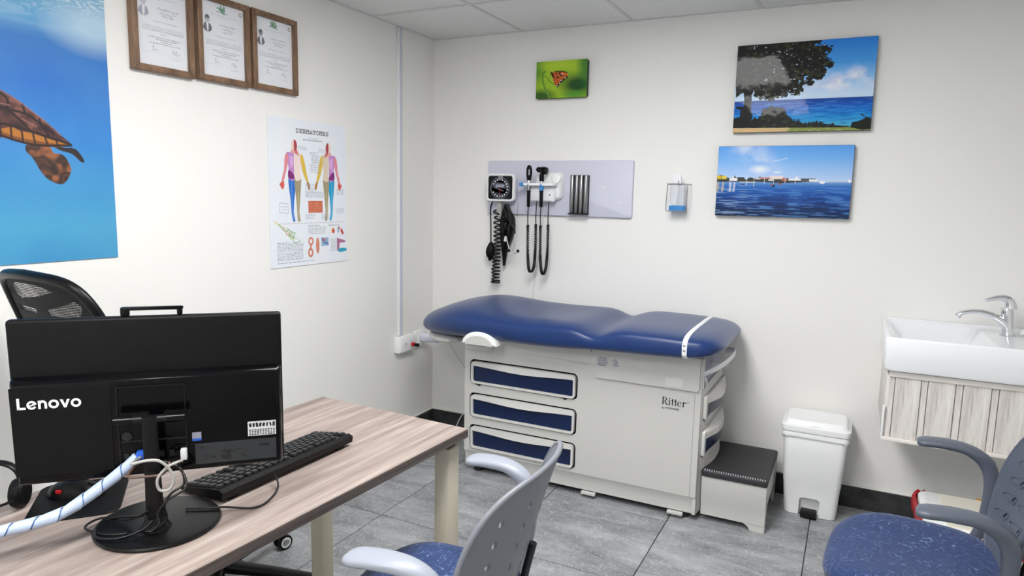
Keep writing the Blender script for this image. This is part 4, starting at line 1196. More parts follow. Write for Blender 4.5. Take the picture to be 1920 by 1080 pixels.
W_, H_ = 330, 226
cv = Canvas(W_, H_)
cv.vgrad([(0, (40, 128, 222)), (.25, (70, 156, 232)), (.45, (150, 198, 242)), (.60, (206, 226, 248)), (.636, (196, 220, 246)), (.64, (18, 64, 150)), (.70, (10, 84, 186)), (.78, (16, 116, 208)), (.86, (30, 146, 214)), (.93, (70, 172, 214)), (1, (90, 176, 204))])
n = noise2(W_, H_, 7, 51, 5)
cl = np.clip((n - .42) * 4, 0, 1) * np.exp(-((cv.v - .45 - (cv.u - .8) * -.18) / .11) ** 2) * np.clip((cv.u - .42) * 4, 0, 1)
cv.blend(cl, (232, 236, 250)); cv.blend(np.clip((noise2(W_, H_, 14, 52, 4) - .5) * 3, 0, .5) * (cl > .35), (168, 190, 232))
ww = noise2(W_, H_, 10, 53, 4, 1, 8)
cv.blend(np.clip((ww - .55) * 2, 0, .3) * (cv.v > .66), (90, 180, 226)); cv.blend(np.clip((.42 - ww) * 4, 0, .6) * (cv.v > .645), (6, 62, 150))
cv.poly([(0, .947), (1, .967), (1, 1.02), (0, 1.02)], (214, 178, 130)); cv.poly([(.42, .955), (1, .967), (1, 1.02), (.40, 1.02)], (132, 144, 70))
cv.blend(np.clip((noise2(W_, H_, 30, 54, 2) - .5) * 3, 0, .6) * (cv.v > .955), (190, 184, 130))
before = cv.a.copy()
dark = (20, 22, 20)
cv.poly(TREE, dark); cv.poly(BUSHR, (26, 30, 22))
for _ in range(420):                                   # leaf clusters roughen the outline of crown and shrubs
    i = int(RNG.integers(0, 47)); (a, b), (c, d) = TREE[i], TREE[i + 1]; t = RNG.random()
    cv.disc(a + (c - a) * t + RNG.normal(0, .008), b + (d - b) * t + RNG.normal(0, .010), RNG.uniform(.004, .013), RNG.uniform(.005, .016), dark)
for _ in range(150):
    i = int(RNG.integers(55, 70)); (a, b), (c, d) = TREE[i], TREE[i + 1]; t = RNG.random()
    cv.disc(a + (c - a) * t, b + (d - b) * t + RNG.uniform(-.012, .02), .004, .016, (24, 30, 18))
crown = (np.abs(cv.a - L3(dark)).sum(-1) < .004)
n = noise2(W_, H_, 40, 55, 3)
cv.blend(crown * np.clip((n - .60) * 4, 0, .4) * (cv.v < .66), (84, 88, 54)); cv.blend(crown * np.clip((noise2(W_, H_, 55, 56, 2) - .79) * 12, 0, .9) * (cv.v < .62) * (cv.u > .12), (214, 226, 236))
cv.blend(crown * np.clip((n - .6) * 4, 0, .4) * (cv.v > .72) * (cv.u > .2), (80, 100, 52))
picture('beach_picture', 'wide canvas picture of a dark tree beside a turquoise sea', 1.697, 2.277, 1.726, 2.122, 0.028, mat('dark_canvas_edge', rgb(40, 52, 74), 0.5), cv)

W_, H_ = 330, 186
cv = Canvas(W_, H_)
cv.vgrad([(0, (84, 158, 236)), (.2, (120, 180, 242)), (.4, (166, 200, 244)), (.48, (186, 210, 244)), (.503, (176, 200, 232)), (.51, (104, 150, 206)), (.56, (44, 108, 188)), (.66, (22, 86, 170)), (.8, (14, 64, 138)), (.92, (10, 44, 96)), (1, (8, 28, 64))])
n = noise2(W_, H_, 5, 61, 5)
cl = np.clip((n - .36) * 3, 0, 1) * np.exp(-(((cv.u - .22 - cv.v * .35) / .12) ** 2)) * np.clip((.47 - cv.v) * 8, 0, 1)
cv.blend(cl * .8, (226, 234, 250)); cv.disc(.33, .33, .06, .05, (244, 246, 252), .8, 1.3); cv.disc(.46, .37, .03, .015, (236, 240, 250), .7, 1.2); cv.line([(.42, .21), (.47, .2), (.53, .17)], .008, (220, 232, 250), .5)
ww = noise2(W_, H_, 9, 62, 5, 1, 6)
cv.blend(np.clip((ww - .52) * 4, 0, .55) * (cv.v > .54), (84, 142, 206)); cv.blend(np.clip((.47 - ww) * 5, 0, .7) * np.clip((cv.v - .56) * 4, 0, 1), (8, 30, 66))
cv.blend(np.clip((ww - .5) * 3, 0, .5) * (cv.v > .55) * np.clip((.4 - cv.u) * 3, 0, 1), (150, 168, 186))
cv.poly(SHORE, (58, 62, 56))
for u0, u1, v0, v1, c_ in ((.0, .03, .42, .47, (214, 186, 40)), (.035, .075, .425, .47, (226, 200, 70)), (.10, .16, .455, .495, (234, 234, 236)), (.12, .135, .43, .46, (220, 224, 230)), (.30, .34, .445, .47, (196, 196, 200)), (.34, .41, .44, .465, (196, 120, 110)), (.41, .51, .42, .465, (234, 218, 214)), (.50, .54, .455, .49, (176, 100, 80)), (.40, .44, .47, .49, (230, 230, 232)), (.55, .64, .458, .485, (232, 234, 238)), (.60, .62, .43, .46, (240, 240, 244)), (.70, .76, .465, .495, (238, 240, 244)), (.64, .70, .468, .495, (88, 92, 96)), (.18, .30, .505, .515, (226, 220, 206))):
    cv.rect(u0, v0, u1, v1, c_)
for u_, l_ in ((.29, .57), (.44, .54), (.37, .53), (.235, .56), (.525, .52), (.60, .52), (.10, .56)): cv.line([(u_, .44), (u_, l_)], .0035, (238, 240, 244), .8)
cv.poly([(.43, .545), (.452, .545), (.447, .575), (.436, .578)], (24, 22, 30)); cv.line([(.443, .47), (.443, .55)], .0035, (40, 40, 50)); cv.line([(.415, .55), (.435, .543)], .006, (170, 80, 70)); cv.disc(.205, .545, .007, .009, (30, 34, 44))
cv.rect(.475, .525, .505, .54, (150, 70, 66)); cv.poly([(.77, .50), (.80, .485), (.82, .50), (.80, .53), (.78, .52)], (238, 236, 240)); cv.line([(.84, .487), (1, .487)], .006, (206, 216, 232)); cv.line([(.84, .50), (1, .50)], .004, (120, 150, 190)); cv.disc(.985, .485, .012, .02, (240, 242, 246))
for u_, c_ in ((.01, (214, 190, 120)), (.05, (220, 200, 140)), (.11, (226, 228, 232)), (.14, (216, 220, 228))): cv.line([(u_, .53), (u_ - .004, .64)], .018, c_, .55)
picture('harbour_picture', 'canvas picture of boats and a low shore across blue water', 1.638, 2.222, 1.337, 1.664, 0.030, mat('navy_canvas_edge', rgb(20, 32, 56), 0.5), cv)

W_, H_ = 180, 122
cv = Canvas(W_, H_, (150, 190, 44))
n = noise2(W_, H_, 3, 71, 3)
cv.blend(np.clip((n - .35) * 2, 0, 1) * .6, (176, 204, 56)); cv.disc(.82, .66, .30, .26, (14, 66, 36), .95, 1.1); cv.disc(1.0, .1, .16, .5, (36, 112, 54), .8, 1.0); cv.disc(.08, .95, .28, .18, (30, 74, 30), .9, 1.0); cv.disc(.02, .2, .12, .35, (70, 132, 50), .7, 1.0); cv.disc(.78, .92, .22, .09, (70, 150, 50), .7, 1.0); cv.disc(.4, .12, .3, .12, (186, 212, 60), .6, 1.0)
cv.line(STEM, .034, (58, 120, 46)); cv.line(STEM, .012, (132, 176, 60)); cv.line([(.13, .38), (.20, .40), (.26, .52), (.36, .63)], .016, (84, 140, 40)); cv.line([(.2, .40), (.24, .47), (.28, .44), (.28, .34)], .012, (120, 160, 60))
cv.poly(WING, (206, 104, 44)); cv.poly(WINGDARK, (40, 34, 30)); cv.poly([(.28, .279), (.327, .302), (.36, .40), (.345, .46), (.30, .36)], (44, 36, 30)); cv.line([(.374, .287), (.504, .288), (.61, .325)], .018, (40, 32, 28))
for a, b in (((.34, .36), (.45, .60)), ((.36, .33), (.50, .50)), ((.38, .32), (.60, .45)), ((.345, .42), (.39, .62))): cv.line([a, b], .012, (96, 42, 26))
for u_, v_ in ((.47, .33), (.50, .40), (.43, .45)): cv.disc(u_, v_, .022, .026, (46, 34, 30))
for u_, v_ in ((.52, .36), (.50, .53), (.58, .47), (.47, .61), (.42, .66)): cv.disc(u_, v_, .012, .016, (236, 232, 226))
picture('butterfly_picture', 'small green picture of an orange butterfly on a stem', 0.667, 0.957, 1.924, 2.116, 0.030, mat('dark_green_canvas_edge', rgb(20, 54, 32), 0.45), cv, 0.008)

# ------------------------------------------------------------------ diagnostic board on the back wall
bd = B().prism(rrect(0.378, 1.308, 1.219, 1.602, 0.010, 4), 0.020, 0.004, 2, Matrix.Translation((0, -0.0005, 0)) @ BACK).build('board_panel', 'lav')
db = thing('instrument_board', 'pale grey board on the wall carrying the diagnostic instruments', 'board', (0.798, 0, 1.308))
bd.data.transform(Matrix.Translation(-db.location)); bd.parent = db
for x, z in ((1.062, 1.461), (1.160, 1.381)):
    B().lathe([(0.006, 0), (0.006, 0.003), (0.003, 0.005)], 12, Matrix.Translation((x, -0.0205, z)) @ rot_m(pi / 2)).build('screw_cap', 'white', db, world=db)

# blood pressure gauge with basket, coiled hose, bulb and cuff
bp_ = thing('blood_pressure_gauge', 'square white blood pressure gauge with black dial and coiled hose', 'gauge', (0.488, -0.021, 1.376))
gx0, gx1, gz0, gz1 = 0.402, 0.577, 1.376, 1.530
ga = B()
rings = []
for y, g, r in ((-0.030, .016, .018), (-0.040, .006, .024), (-0.060, .0, .026), (-0.078, .0, .026), (-0.084, .004, .024), (-0.084, .010, .020), (-0.080, .012, .018)):
    rings.append([Vector((x, y, z)) for x, z in rrect(gx0 + g, gz0 + g, gx1 - g, gz1 - g, r, 5)])
ga.loft(rings).build('gauge_case', 'white', bp_, 40, world=bp_)
B().prism(rrect(gx0 + .014, gz0 + .014, gx1 - .014, gz1 - .014, .012, 4), 0.003, 0, mtx=Matrix.Translation((0, -0.0795, 0)) @ BACK).build('dial_face', 'black', bp_, 0, world=bp_)
gcx, gcz = 0.489, 1.450
B().lathe([(0.060, 0), (0.060, 0.003), (0.056, 0.004), (0.054, 0.003), (0.054, 0.0)], 32, Matrix.Translation((gcx, -0.0825, gcz)) @ rot_m(pi / 2)).build('dial_ring', 'armdark', bp_, world=bp_)
tk = B()
for k in range(16):
    a = R(-60 + k * 300 / 15 - 0)
    tk.box((gcx - 0.046 * math.sin(a + pi / 2 - R(90) + R(180)), -0.0848, gcz + 0.046 * math.cos(a + R(180) - R(180))), (0.007, 0.001, 0.007), 0, rot=rot_m(0, 0, 0))
tk.build('dial_marks', 'whiteink', bp_, 0, world=bp_)
B().box((gcx, -0.0848, gcz + .012), (0.052, 0.001, 0.016)).box((gcx - 0.006, -0.0848, gcz - 0.006), (0.06, 0.001, 0.003), rot=rot_m(0, R(20))).build('dial_print', 'greyink', bp_, 0, world=bp_)
B().box((gcx, -0.0855, gcz - 0.016), (0.0022, 0.001, 0.05), rot=rot_m(0, R(4))).build('pointer', 'redhard', bp_, 0, world=bp_)
B().box((gcx + 0.004, -0.086, gcz + 0.055), (0.03, 0.006, 0.022), 0.002).build('tilt_clip', 'steel', bp_, world=bp_)
B().box((0.470, -0.050, 1.335), (0.030, 0.016, 0.082), 0.004).build('hose_bracket', 'greycable', bp_, world=bp_)
# basket wires of the cuff holder
for x in (0.405, 0.572):
    B().tube([(x, -0.025, 1.375), (x, -0.028, 1.30), (x, -0.07, 1.30)], 0.0012, 6).build('basket_wire', 'steel', bp_, world=bp_)
cp = []
n_t, turns = 420, 19
for i in range(n_t + 1):
    t = i / n_t
    # straight-ish coil that hangs down and hooks back at the bottom
    z = 1.345 - 0.43 * t if t < .93 else 1.345 - 0.43 * .93 - 0.022 * math.sin((t - .93) / .07 * pi / 2)
    x = 0.453 + 0.006 * math.sin(5 * t) + 0.008 * t
    rad = 0.017 + 0.006 * t + 0.003 * math.sin(40 * t)
    a = 2 * pi * turns * t ** 1.25
    cp.append((x + rad * math.cos(a), -0.052 + rad * 0.8 * math.sin(a), z))
B().tube(cp, 0.0046, 6).build('coiled_hose', 'cable', bp_, 60, world=bp_)
hs = spline([(0.425, -0.045, 1.375), (0.414, -0.05, 1.34), (0.417, -0.05, 1.26), (0.419, -0.05, 1.19), (0.419, -0.05, 1.145)], 6)
B().tube(hs, 0.004, 6).build('bulb_hose', 'cable', bp_, 60, world=bp_)
B().lathe([(0.004, 0.052), (0.009, 0.048), (0.016, 0.036), (0.025, 0.012), (0.027, -0.008), (0.022, -0.028), (0.012, -0.040), (0.009, -0.046), (0.009, -0.054)], 18, Matrix.Translation((0.419, -0.052, 1.098)) @ rot_m(0, R(4))).build('squeeze_bulb', 'matteblack', bp_, 60, world=bp_)
cf = B()
cf.loft([[Vector((x0, -0.030 - d, z)), Vector((x0 + .004, -0.062 - d, z)), Vector(((x0 + x1) / 2, -0.072 - d, z)), Vector((x1, -0.055 - d, z)), Vector((x1 - .004, -0.028, z))]
         for x0, x1, z, d in ((0.502, 0.522, 1.362, .0), (0.494, 0.532, 1.335, .0), (0.482, 0.562, 1.285, .004), (0.478, 0.566, 1.24, .006), (0.480, 0.556, 1.19, .004), (0.484, 0.536, 1.14, .0), (0.490, 0.520, 1.10, -.004), (0.494, 0.512, 1.05, -.008), (0.499, 0.508, 1.02, -.01))])
cf.build('cuff', 'matteblack', bp_, 45, world=bp_)
B().lathe([(0.0, .045), (0.014, .04), (0.022, .02), (0.023, -.01), (0.016, -.035), (0.0, -.042)], 14, Matrix.Translation((0.525, -0.078, 1.235))).build('spare_bulb', 'gloss', bp_, 60, world=bp_)
B().box((0.527, -0.082, 1.172), (0.014, 0.006, 0.028), 0.002, rot=rot_m(0, R(12))).build('cuff_tag', 'white', bp_, world=bp_)

# stethoscope hanging over the basket
sg = thing('stethoscope', 'black stethoscope with chrome ear tubes hanging below the gauge', 'stethoscope', (0.575, -0.06, 1.30))
yk = spline([(0.538, -0.098, 1.366), (0.556, -0.100, 1.33), (0.565, -0.100, 1.275), (0.560, -0.101, 1.235), (0.553, -0.101, 1.205)], 6)
B().tube(yk, 0.0052, 8).build('rubber_tube', 'cable', sg, 60, world=sg)
y1 = spline([(0.548, -0.101, 1.225), (0.555, -0.102, 1.248), (0.574, -0.103, 1.252), (0.590, -0.103, 1.235), (0.594, -0.103, 1.205)], 6)
B().tube(y1, 0.0060, 8).build('yoke_tube', 'cable', sg, 60, world=sg)
e1 = spline([(0.594, -0.103, 1.205), (0.595, -0.103, 1.165), (0.586, -0.103, 1.125), (0.584, -0.103, 1.102), (0.60, -0.103, 1.098), (0.614, -0.103, 1.108)], 6)
B().tube(e1, 0.0034, 8).build('ear_tube', 'chrome', sg, 60, world=sg)
e2 = spline([(0.540, -0.101, 1.19), (0.550, -0.101, 1.155), (0.560, -0.101, 1.125), (0.562, -0.101, 1.112), (0.575, -0.101, 1.102)], 6)
B().tube(e2, 0.0034, 8).build('ear_tube', 'chrome', sg, 60, world=sg)
for x, z, a in ((0.617, 1.111, -50), (0.561, 1.110, 40)):
    B().lathe([(0.003, -.008), (0.007, -.004), (0.009, .002), (0.006, .008), (0.002, .010)], 12, Matrix.Translation((x, -0.103, z)) @ rot_m(0, R(a))).build('ear_tip', 'black', sg, 60, world=sg)

# wall transformer with two handles
wt = thing('wall_transformer', 'white wall unit holding the two handheld scopes', 'wall unit', (0.735, -0.021, 1.378))
bd_ = B(); rings = []
for y, g in ((-0.021, .004), (-0.026, .0), (-0.050, .006), (-0.056, .012)):
    rings.append([Vector((x, y, z)) for x, z in rrect(0.690 + g * .5, 1.390 + g, 0.842 - g, 1.540 - g, .028, 5)])
bd_.loft(rings).build('unit_body', 'white', wt, 40, world=wt)
bd_ = B(); rings = []
for y, g in ((-0.055, .0), (-0.072, .002), (-0.078, .008)):
    rings.append([Vector((x, y, z)) for x, z in rrect(0.660 + g, 1.380 + g, 0.812 - g, 1.470 - g, .014, 5)])
bd_.loft(rings).build('lower_housing', 'white', wt, 40, world=wt)
B().box((0.725, -0.085, 1.472), (0.195, 0.060, 0.016), 0.006).build('handle_shelf', 'white', wt, world=wt)
B().lathe([(0.026, 0), (0.026, 0.006), (0.02, 0.010)], 20, Matrix.Translation((0.812, -0.058, 1.505)) @ rot_m(pi / 2)).build('switch_dome', 'white2', wt, world=wt)
B().box((0.633, -0.102, 1.471), (0.024, 0.03, 0.02), 0.003).build('cradle_end', 'bluecap', wt, world=wt)
pr = B()
for k in range(3): pr.box((0.735, -0.0785, 1.432 - k * 0.012), (0.016, 0.001, 0.004))
pr.build('unit_print', 'ink', wt, 0, world=wt)['kind'] = 'stuff'
B().box((0.785, -0.0785, 1.418), (0.006, 0.001, 0.008)).build('unit_lamp', 'ink', wt, 0, world=wt)

def coil(pts, r_in, turns, n):
    """tight helix around a path"""
    P = spline(pts, 12); L = len(P) - 1; out = []
    for i in range(n + 1):
        t = i / n * L; k = min(int(t), L - 1); p = P[k].lerp(P[k + 1], t - k)
        a = 2 * pi * turns * i / n
        out.append(p + Vector((r_in * math.cos(a), r_in * math.sin(a), 0)))
    return out
def scope(name, label, x, head, cord):
    t = thing(name, label, 'medical scope', (x, -0.105, 1.352))
    B().lathe([(0.007, 1.352), (0.0085, 1.356), (0.0095, 1.40), (0.0095, 1.428), (0.0105, 1.434), (0.0105, 1.462)], 16, Matrix.Translation((x, -0.105, 0))).build('grip', 'matteblack', t, 50, world=t)
    B().lathe([(0.0108, 1.440), (0.0112, 1.444), (0.0112, 1.470), (0.0105, 1.474)], 16, Matrix.Translation((x, -0.105, 0))).build('grip_band', 'steel' if head == 0 else 'bluecap', t, 50, world=t)
    B().lathe([(0.0095, 1.474), (0.0105, 1.478), (0.0105, 1.490), (0.008, 1.494), (0.008, 1.508), (0.010, 1.51)], 16, Matrix.Translation((x, -0.105, 0))).build('collar', 'chrome', t, 50, world=t)
    h_ = B()
    if head == 0:
        h_.loft([[Vector((x + hw * math.copysign(abs(math.cos(a)) ** .8, math.cos(a)), -0.105 + hd * math.sin(a), z)) for a in [2 * pi * k / 16 for k in range(16)]]
                 for z, hw, hd in ((1.492, .010, .010), (1.50, .012, .010), (1.52, .016, .011), (1.545, .0165, .012), (1.560, .014, .012), (1.570, .009, .010), (1.573, .004, .005))])
    else:
        h_.lathe([(0.011, 1.488), (0.013, 1.495), (0.012, 1.52), (0.011, 1.53)], 16, Matrix.Translation((x, -0.105, 0)))
        h_.lathe([(0.004, -.036), (0.010, -.034), (0.015, -.022), (0.015, -.008), (0.019, -.004), (0.020, .022), (0.016, .028), (0.004, .029)], 18, Matrix.Translation((x + .004, -0.105, 1.546)) @ rot_m(0, R(100)))
    h_.build('scope_head', 'gloss', t, 50, world=t)
    if head == 0:
        B().box((x + .006, -0.118, 1.535), (0.010, 0.003, 0.03), 0.001).build('lens_strip', 'greyink', t, 0, world=t)
    p0 = (x, -0.105, 1.352)
    a = spline([p0, (x - .002, -.105, 1.30), (x - .001, -.104, 1.255)], 6)
    B().tube(a, 0.0030, 8).build('cord', 'cable', t, 60, world=t)
    xb = x + cord[0]
    loop = coil([(x - .001, -.104, 1.255), (x + .001, -.10, 1.10), (x + .006, -.095, 1.02), ((x + xb) / 2, -.09, cord[1]), (xb - .004, -.082, 1.03), (xb, -.078, 1.12), (xb, -.078, 1.26)], 0.0062, 110, 1500)
    B().tube(loop, 0.0026, 5).build('coiled_cord', 'cable', t, 60, world=t)
    c = spline([(xb, -.078, 1.26), (xb - .002, -.076, 1.31), (xb - .002, -.07, 1.382)], 6)
    B().tube(c, 0.0030, 8).build('cord', 'cable', t, 60, world=t)
scope('ophthalmoscope', 'black handheld scope with flat oval head', 0.674, 0, (0.034, 1.000))
scope('otoscope', 'black handheld scope with cone head and blue band', 0.748, 1, (0.032, 0.992))

# specula dispenser: five grey tubes in a holder
sd = thing('specula_dispenser', 'rack of grey metal tubes on the instrument board', 'dispenser', (0.935, -0.021, 1.318))
B().box((0.935, -0.024, 1.422), (0.104, 0.005, 0.205), 0.001).build('back_plate', 'armdark', sd, 0, world=sd)
for k in range(4):
    x = 0.897 + k * 0.0255
    B().lathe([(0.0105, 1.326), (0.0118, 1.328), (0.0118, 1.523), (0.0105, 1.525), (0.0095, 1.524), (0.0095, 1.50)], 16, Matrix.Translation((x, -0.040, 0))).build('tube', 'steel', sd, 50, world=sd)
for k in range(5):
    B().box((0.885 + k * 0.025, -0.031, 1.424), (0.004, 0.012, 0.200), 0.001).build('divider', 'dark', sd, 0, world=sd)
B().box((0.935, -0.040, 1.3215), (0.108, 0.034, 0.007), 0.002).build('base_tray', 'dark', sd, world=sd)

# white lead from the transformer down behind the table
ld = B().tube(spline([(0.738, -0.030, 1.375), (0.728, -0.030, 1.31), (0.718, -0.014, 1.24), (0.700, -0.008, 1.10), (0.684, -0.007, 1.02), (0.672, -0.007, 0.90), (0.66, -0.008, 0.75)], 8), 0.0028, 8).build('power_lead', 'whitecable')
tag(shift(ld, (0.69, -0.01, 0.75)), 'thin white lead running down the wall behind the exam table', 'cable')

# ------------------------------------------------------------------ wire holder with a clear container
wh = thing('wire_holder', 'small grey wire holder on the wall beside the pictures', 'holder', (1.458, -0.002, 1.353))
fr_ = B()
fr_.tube(spline([(1.412, -0.07, 1.482), (1.409, -0.072, 1.42), (1.408, -0.072, 1.362), (1.416, -0.072, 1.352), (1.456, -0.072, 1.351), (1.500, -0.072, 1.352), (1.508, -0.072, 1.362), (1.508, -0.072, 1.42), (1.509, -0.07, 1.482)], 5), 0.0022, 8)
fr_.build('front_loop', 'steel', wh, 60, world=wh)
B().tube([(1.411, -0.003, 1.483), (1.411, -0.072, 1.483), (1.511, -0.072, 1.483), (1.511, -0.003, 1.483)], 0.0026, 8).build('top_bar', 'steel', wh, 60, world=wh)
for x in (1.430, 1.49):
    B().tube([(x, -0.072, 1.352), (x, -0.006, 1.352), (x, -0.004, 1.40)], 0.0018, 6).build('rest_wire', 'steel', wh, 60, world=wh)
cc = thing('clear_container', 'clear plastic container with blue base in the wire holder', 'container', (1.458, -0.038, 1.3545))
B().prism(rrect(1.419, -0.066, 1.497, -0.010, .008, 3), 0.024, 0.002, 1, Matrix.Translation((0, 0, 1.3545))).build('blue_base', 'bluecap', cc, world=cc)
ct = B(); ct.loft([[Vector((x, y, z)) for x, y in rrect(1.421 + g, -0.064 + g, 1.495 - g, -0.012 - g, .008, 3)] for z, g in ((1.379, 0), (1.475, .001), (1.478, .001), (1.478, .003), (1.381, .003))], False, True)
ct.build('clear_body', 'clear', cc, 40, world=cc)
B().prism([(1.436, 1.384), (1.450, 1.384), (1.450, 1.425), (1.462, 1.455), (1.470, 1.485), (1.466, 1.53), (1.430, 1.54), (1.425, 1.50), (1.445, 1.47), (1.434, 1.43)], 0.004, 0.001, 1, Matrix.Translation((0, -0.036, 0)) @ BACK).build('paper_slip', 'paper', cc, 0, world=cc)
B().prism([(1.474, 1.384), (1.486, 1.384), (1.486, 1.515), (1.470, 1.52)], 0.004, 0.001, 1, Matrix.Translation((0, -0.026, 0)) @ BACK).build('paper_slip', 'clear', cc, 0, world=cc)
B().tube([(1.462, -0.05, 1.384), (1.461, -0.05, 1.46), (1.459, -0.05, 1.50)], 0.0022, 6).build('grey_stick', 'greyink', cc, 60, world=cc)

# ------------------------------------------------------------------ cable raceway, sockets and plugs (left wall)
rw = B().box((0.008, -0.345, (0.618 + H) / 2 - .002), (0.016, 0.034, H - 0.622), 0.003).build('raceway_channel', 'white')
rt = thing('cable_raceway', 'white cable raceway rising from sockets to ceiling', 'raceway', (0, -0.345, 0.618))
rw.data.transform(Matrix.Translation(-rt.location)); rw.parent = rt
B().box((0.0165, -0.345, (0.618 + H) / 2 - .002), (0.002, 0.022, H - 0.624), 0.0005, 1).build('raceway_cover', 'lav', rt, world=rt)
so_ = thing('socket_box', 'white surface socket box at the foot of the raceway', 'socket', (0, -0.33, 0.52))
B().box((0.022, -0.318, 0.570), (0.042, 0.155, 0.092), 0.006).build('box_body', 'white', so_, world=so_)
B().box((0.0445, -0.318, 0.570), (0.004, 0.140, 0.078), 0.002).build('cover_plate', 'white2', so_, world=so_)
for y in (-0.345, -0.285):
    B().box((0.0472, y, 0.570), (0.002, 0.034, 0.030), 0.0008, 1).build('outlet_face', 'white', so_, 0, world=so_)
    hl = B()
    for dy in (-.007, .007): hl.box((0.0484, y + dy, 0.573), (0.0008, 0.003, 0.009))
    hl.build('outlet_slots', 'ink', so_, 0, world=so_)
rp = thing('red_plug', 'small red and black plug in the socket box', 'plug', (0.049, -0.285, 0.562))
B().box((0.058, -0.287, 0.562), (0.018, 0.026, 0.020), 0.004).build('plug_body', 'redhard', rp, world=rp)
B().box((0.080, -0.283, 0.560), (0.026, 0.020, 0.018), 0.004).build('plug_boot', 'black', rp, world=rp)
s2 = thing('wall_outlet', 'small white outlet plate near the room corner', 'socket', (0, -0.165, 0.52))
B().box((0.012, -0.165, 0.570), (0.022, 0.085, 0.095), 0.005).build('outlet_body', 'white', s2, world=s2)
B().box((0.0245, -0.165, 0.570), (0.003, 0.05, 0.06), 0.001).build('outlet_face', 'white2', s2, world=s2)
ad = thing('power_adapter', 'pale grey power adapter plugged in near the corner', 'adapter', (0.026, -0.135, 0.56))
pth = spline([(0.027, -0.165, 0.575), (0.060, -0.145, 0.575), (0.095, -0.125, 0.572), (0.125, -0.11, 0.568)], 4)
B().sweep(pth, [(0.022, 0.016), (0.024, 0.018), (0.026, 0.019)] + [(0.026, 0.019)] * (len(pth) - 5) + [(0.022, 0.016), (0.014, 0.010)], (0, 0, 1), 16, 3).build('adapter_body', 'lav', ad, 50, world=ad)
cd_ = B().tube(spline([(0.128, -0.108, 0.568), (0.165, -0.10, 0.560), (0.21, -0.09, 0.50), (0.30, -0.07, 0.37), (0.40, -0.05, 0.26), (0.50, -0.045, 0.18), (0.52, -0.045, 0.12)], 10), 0.0035, 8).build('table_cord', 'whitecable')
tag(shift(cd_, (0.33, -0.07, 0.12)), 'pale power cord drooping from adapter to the exam table', 'cable')
c2 = B().tube(spline([(0.40, -0.030, 0.116), (0.29, -0.030, 0.118), (0.245, -0.030, 0.112), (0.215, -0.034, 0.07), (0.20, -0.05, 0.02), (0.20, -0.09, 0.005), (0.30, -0.15, 0.0045), (0.45, -0.20, 0.0045)], 10), 0.0035, 8).build('floor_cord', 'whitecable')
tag(shift(c2, (0.25, -0.08, 0.0)), 'pale cord looping over the skirting to the floor in the corner', 'cable')

# ------------------------------------------------------------------ desk
DZT = 0.74
dk = thing('desk', 'driftwood laminate desk with cream steel legs', 'desk', (0.72, -1.765, 0), R(-3))
DW, DL = 0.578, 1.52
B().box((DW / 2, -DL / 2, DZT - 0.0125), (DW, DL, 0.025), 0.0012, 1).build('desk_core', 'deskedge', dk, 0)
B().box((DW / 2, -DL / 2, DZT + 0.0001), (DW - .0006, DL - .0006, 0.0016), 0.0006, 1).build('desktop', 'desktop', dk, 0)
lo = None
for lx in (0.040, DW - 0.040):
    for ly in (-0.050, -DL + 0.060):
        g = B().box((0, 0, 0), (0.052, 0.052, 0.690), 0.005, 2)
        o = g.build('leg', 'leg', dk); o.location = (lx, ly, 0.352)
        B().box((lx, ly, 0.701), (0.034, 0.034, 0.010)).build('leg_mount', 'tubemetal', dk, 0)
        B().box((lx, ly, 0.0035), (0.054, 0.054, 0.007), 0.002).build('leg_foot', 'black', dk)
for ly in (-0.050, -DL + 0.060):
    B().box((DW / 2, ly, 0.690), (DW - 0.14, 0.030, 0.030), 0.003).build('cross_beam', 'leg', dk)
B().box((DW / 2, -DL / 2, 0.680), (0.05, DL - 0.17, 0.03), 0.003).build('long_beam', 'leg', dk)

# ------------------------------------------------------------------ all-in-one computer seen from behind
DT = DZT + 0.0011
pc = thing('all_in_one_computer', 'black all-in-one computer on round stand, back facing the viewer', 'computer', (1.045, -2.600, DT), R(44.7))
PY, PZ = 0.022, 1.003 - DT
TILT = Matrix.Translation((0, PY, PZ)) @ rot_m(R(2.2))
def tilted(b): b.bm.transform(TILT); return b
HW, HH = 0.2425, 0.161
tilted(B().box((0, 0.011, 0), (2 * HW, 0.022, 2 * HH), 0.006, 3)).build('back_shell', 'matteblack', pc)
tilted(B().box((0, 0.0235, 0), (2 * HW - .006, 0.003, 2 * HH - .006), 0.001, 1)).build('screen', 'gloss', pc)
hs = B(); rg = []
for y, g, t in ((0.002, .000, 0.052), (-0.010, .001, 0.051), (-0.020, .004, 0.046), (-0.024, .008, 0.042)):
    rg.append([Vector((x, y, z)) for x, z in rrect(-HW + g + .002, -HH + g + .002, HW - g - .002, t, .006, 3)])
tilted(hs.loft(rg)).build('rear_housing', 'gloss', pc)
tilted(B().box((-0.155, -0.0246, -0.05), (0.165, 0.0012, 0.175), 0.0004, 1)).build('logo_panel', 'matteblack', pc)
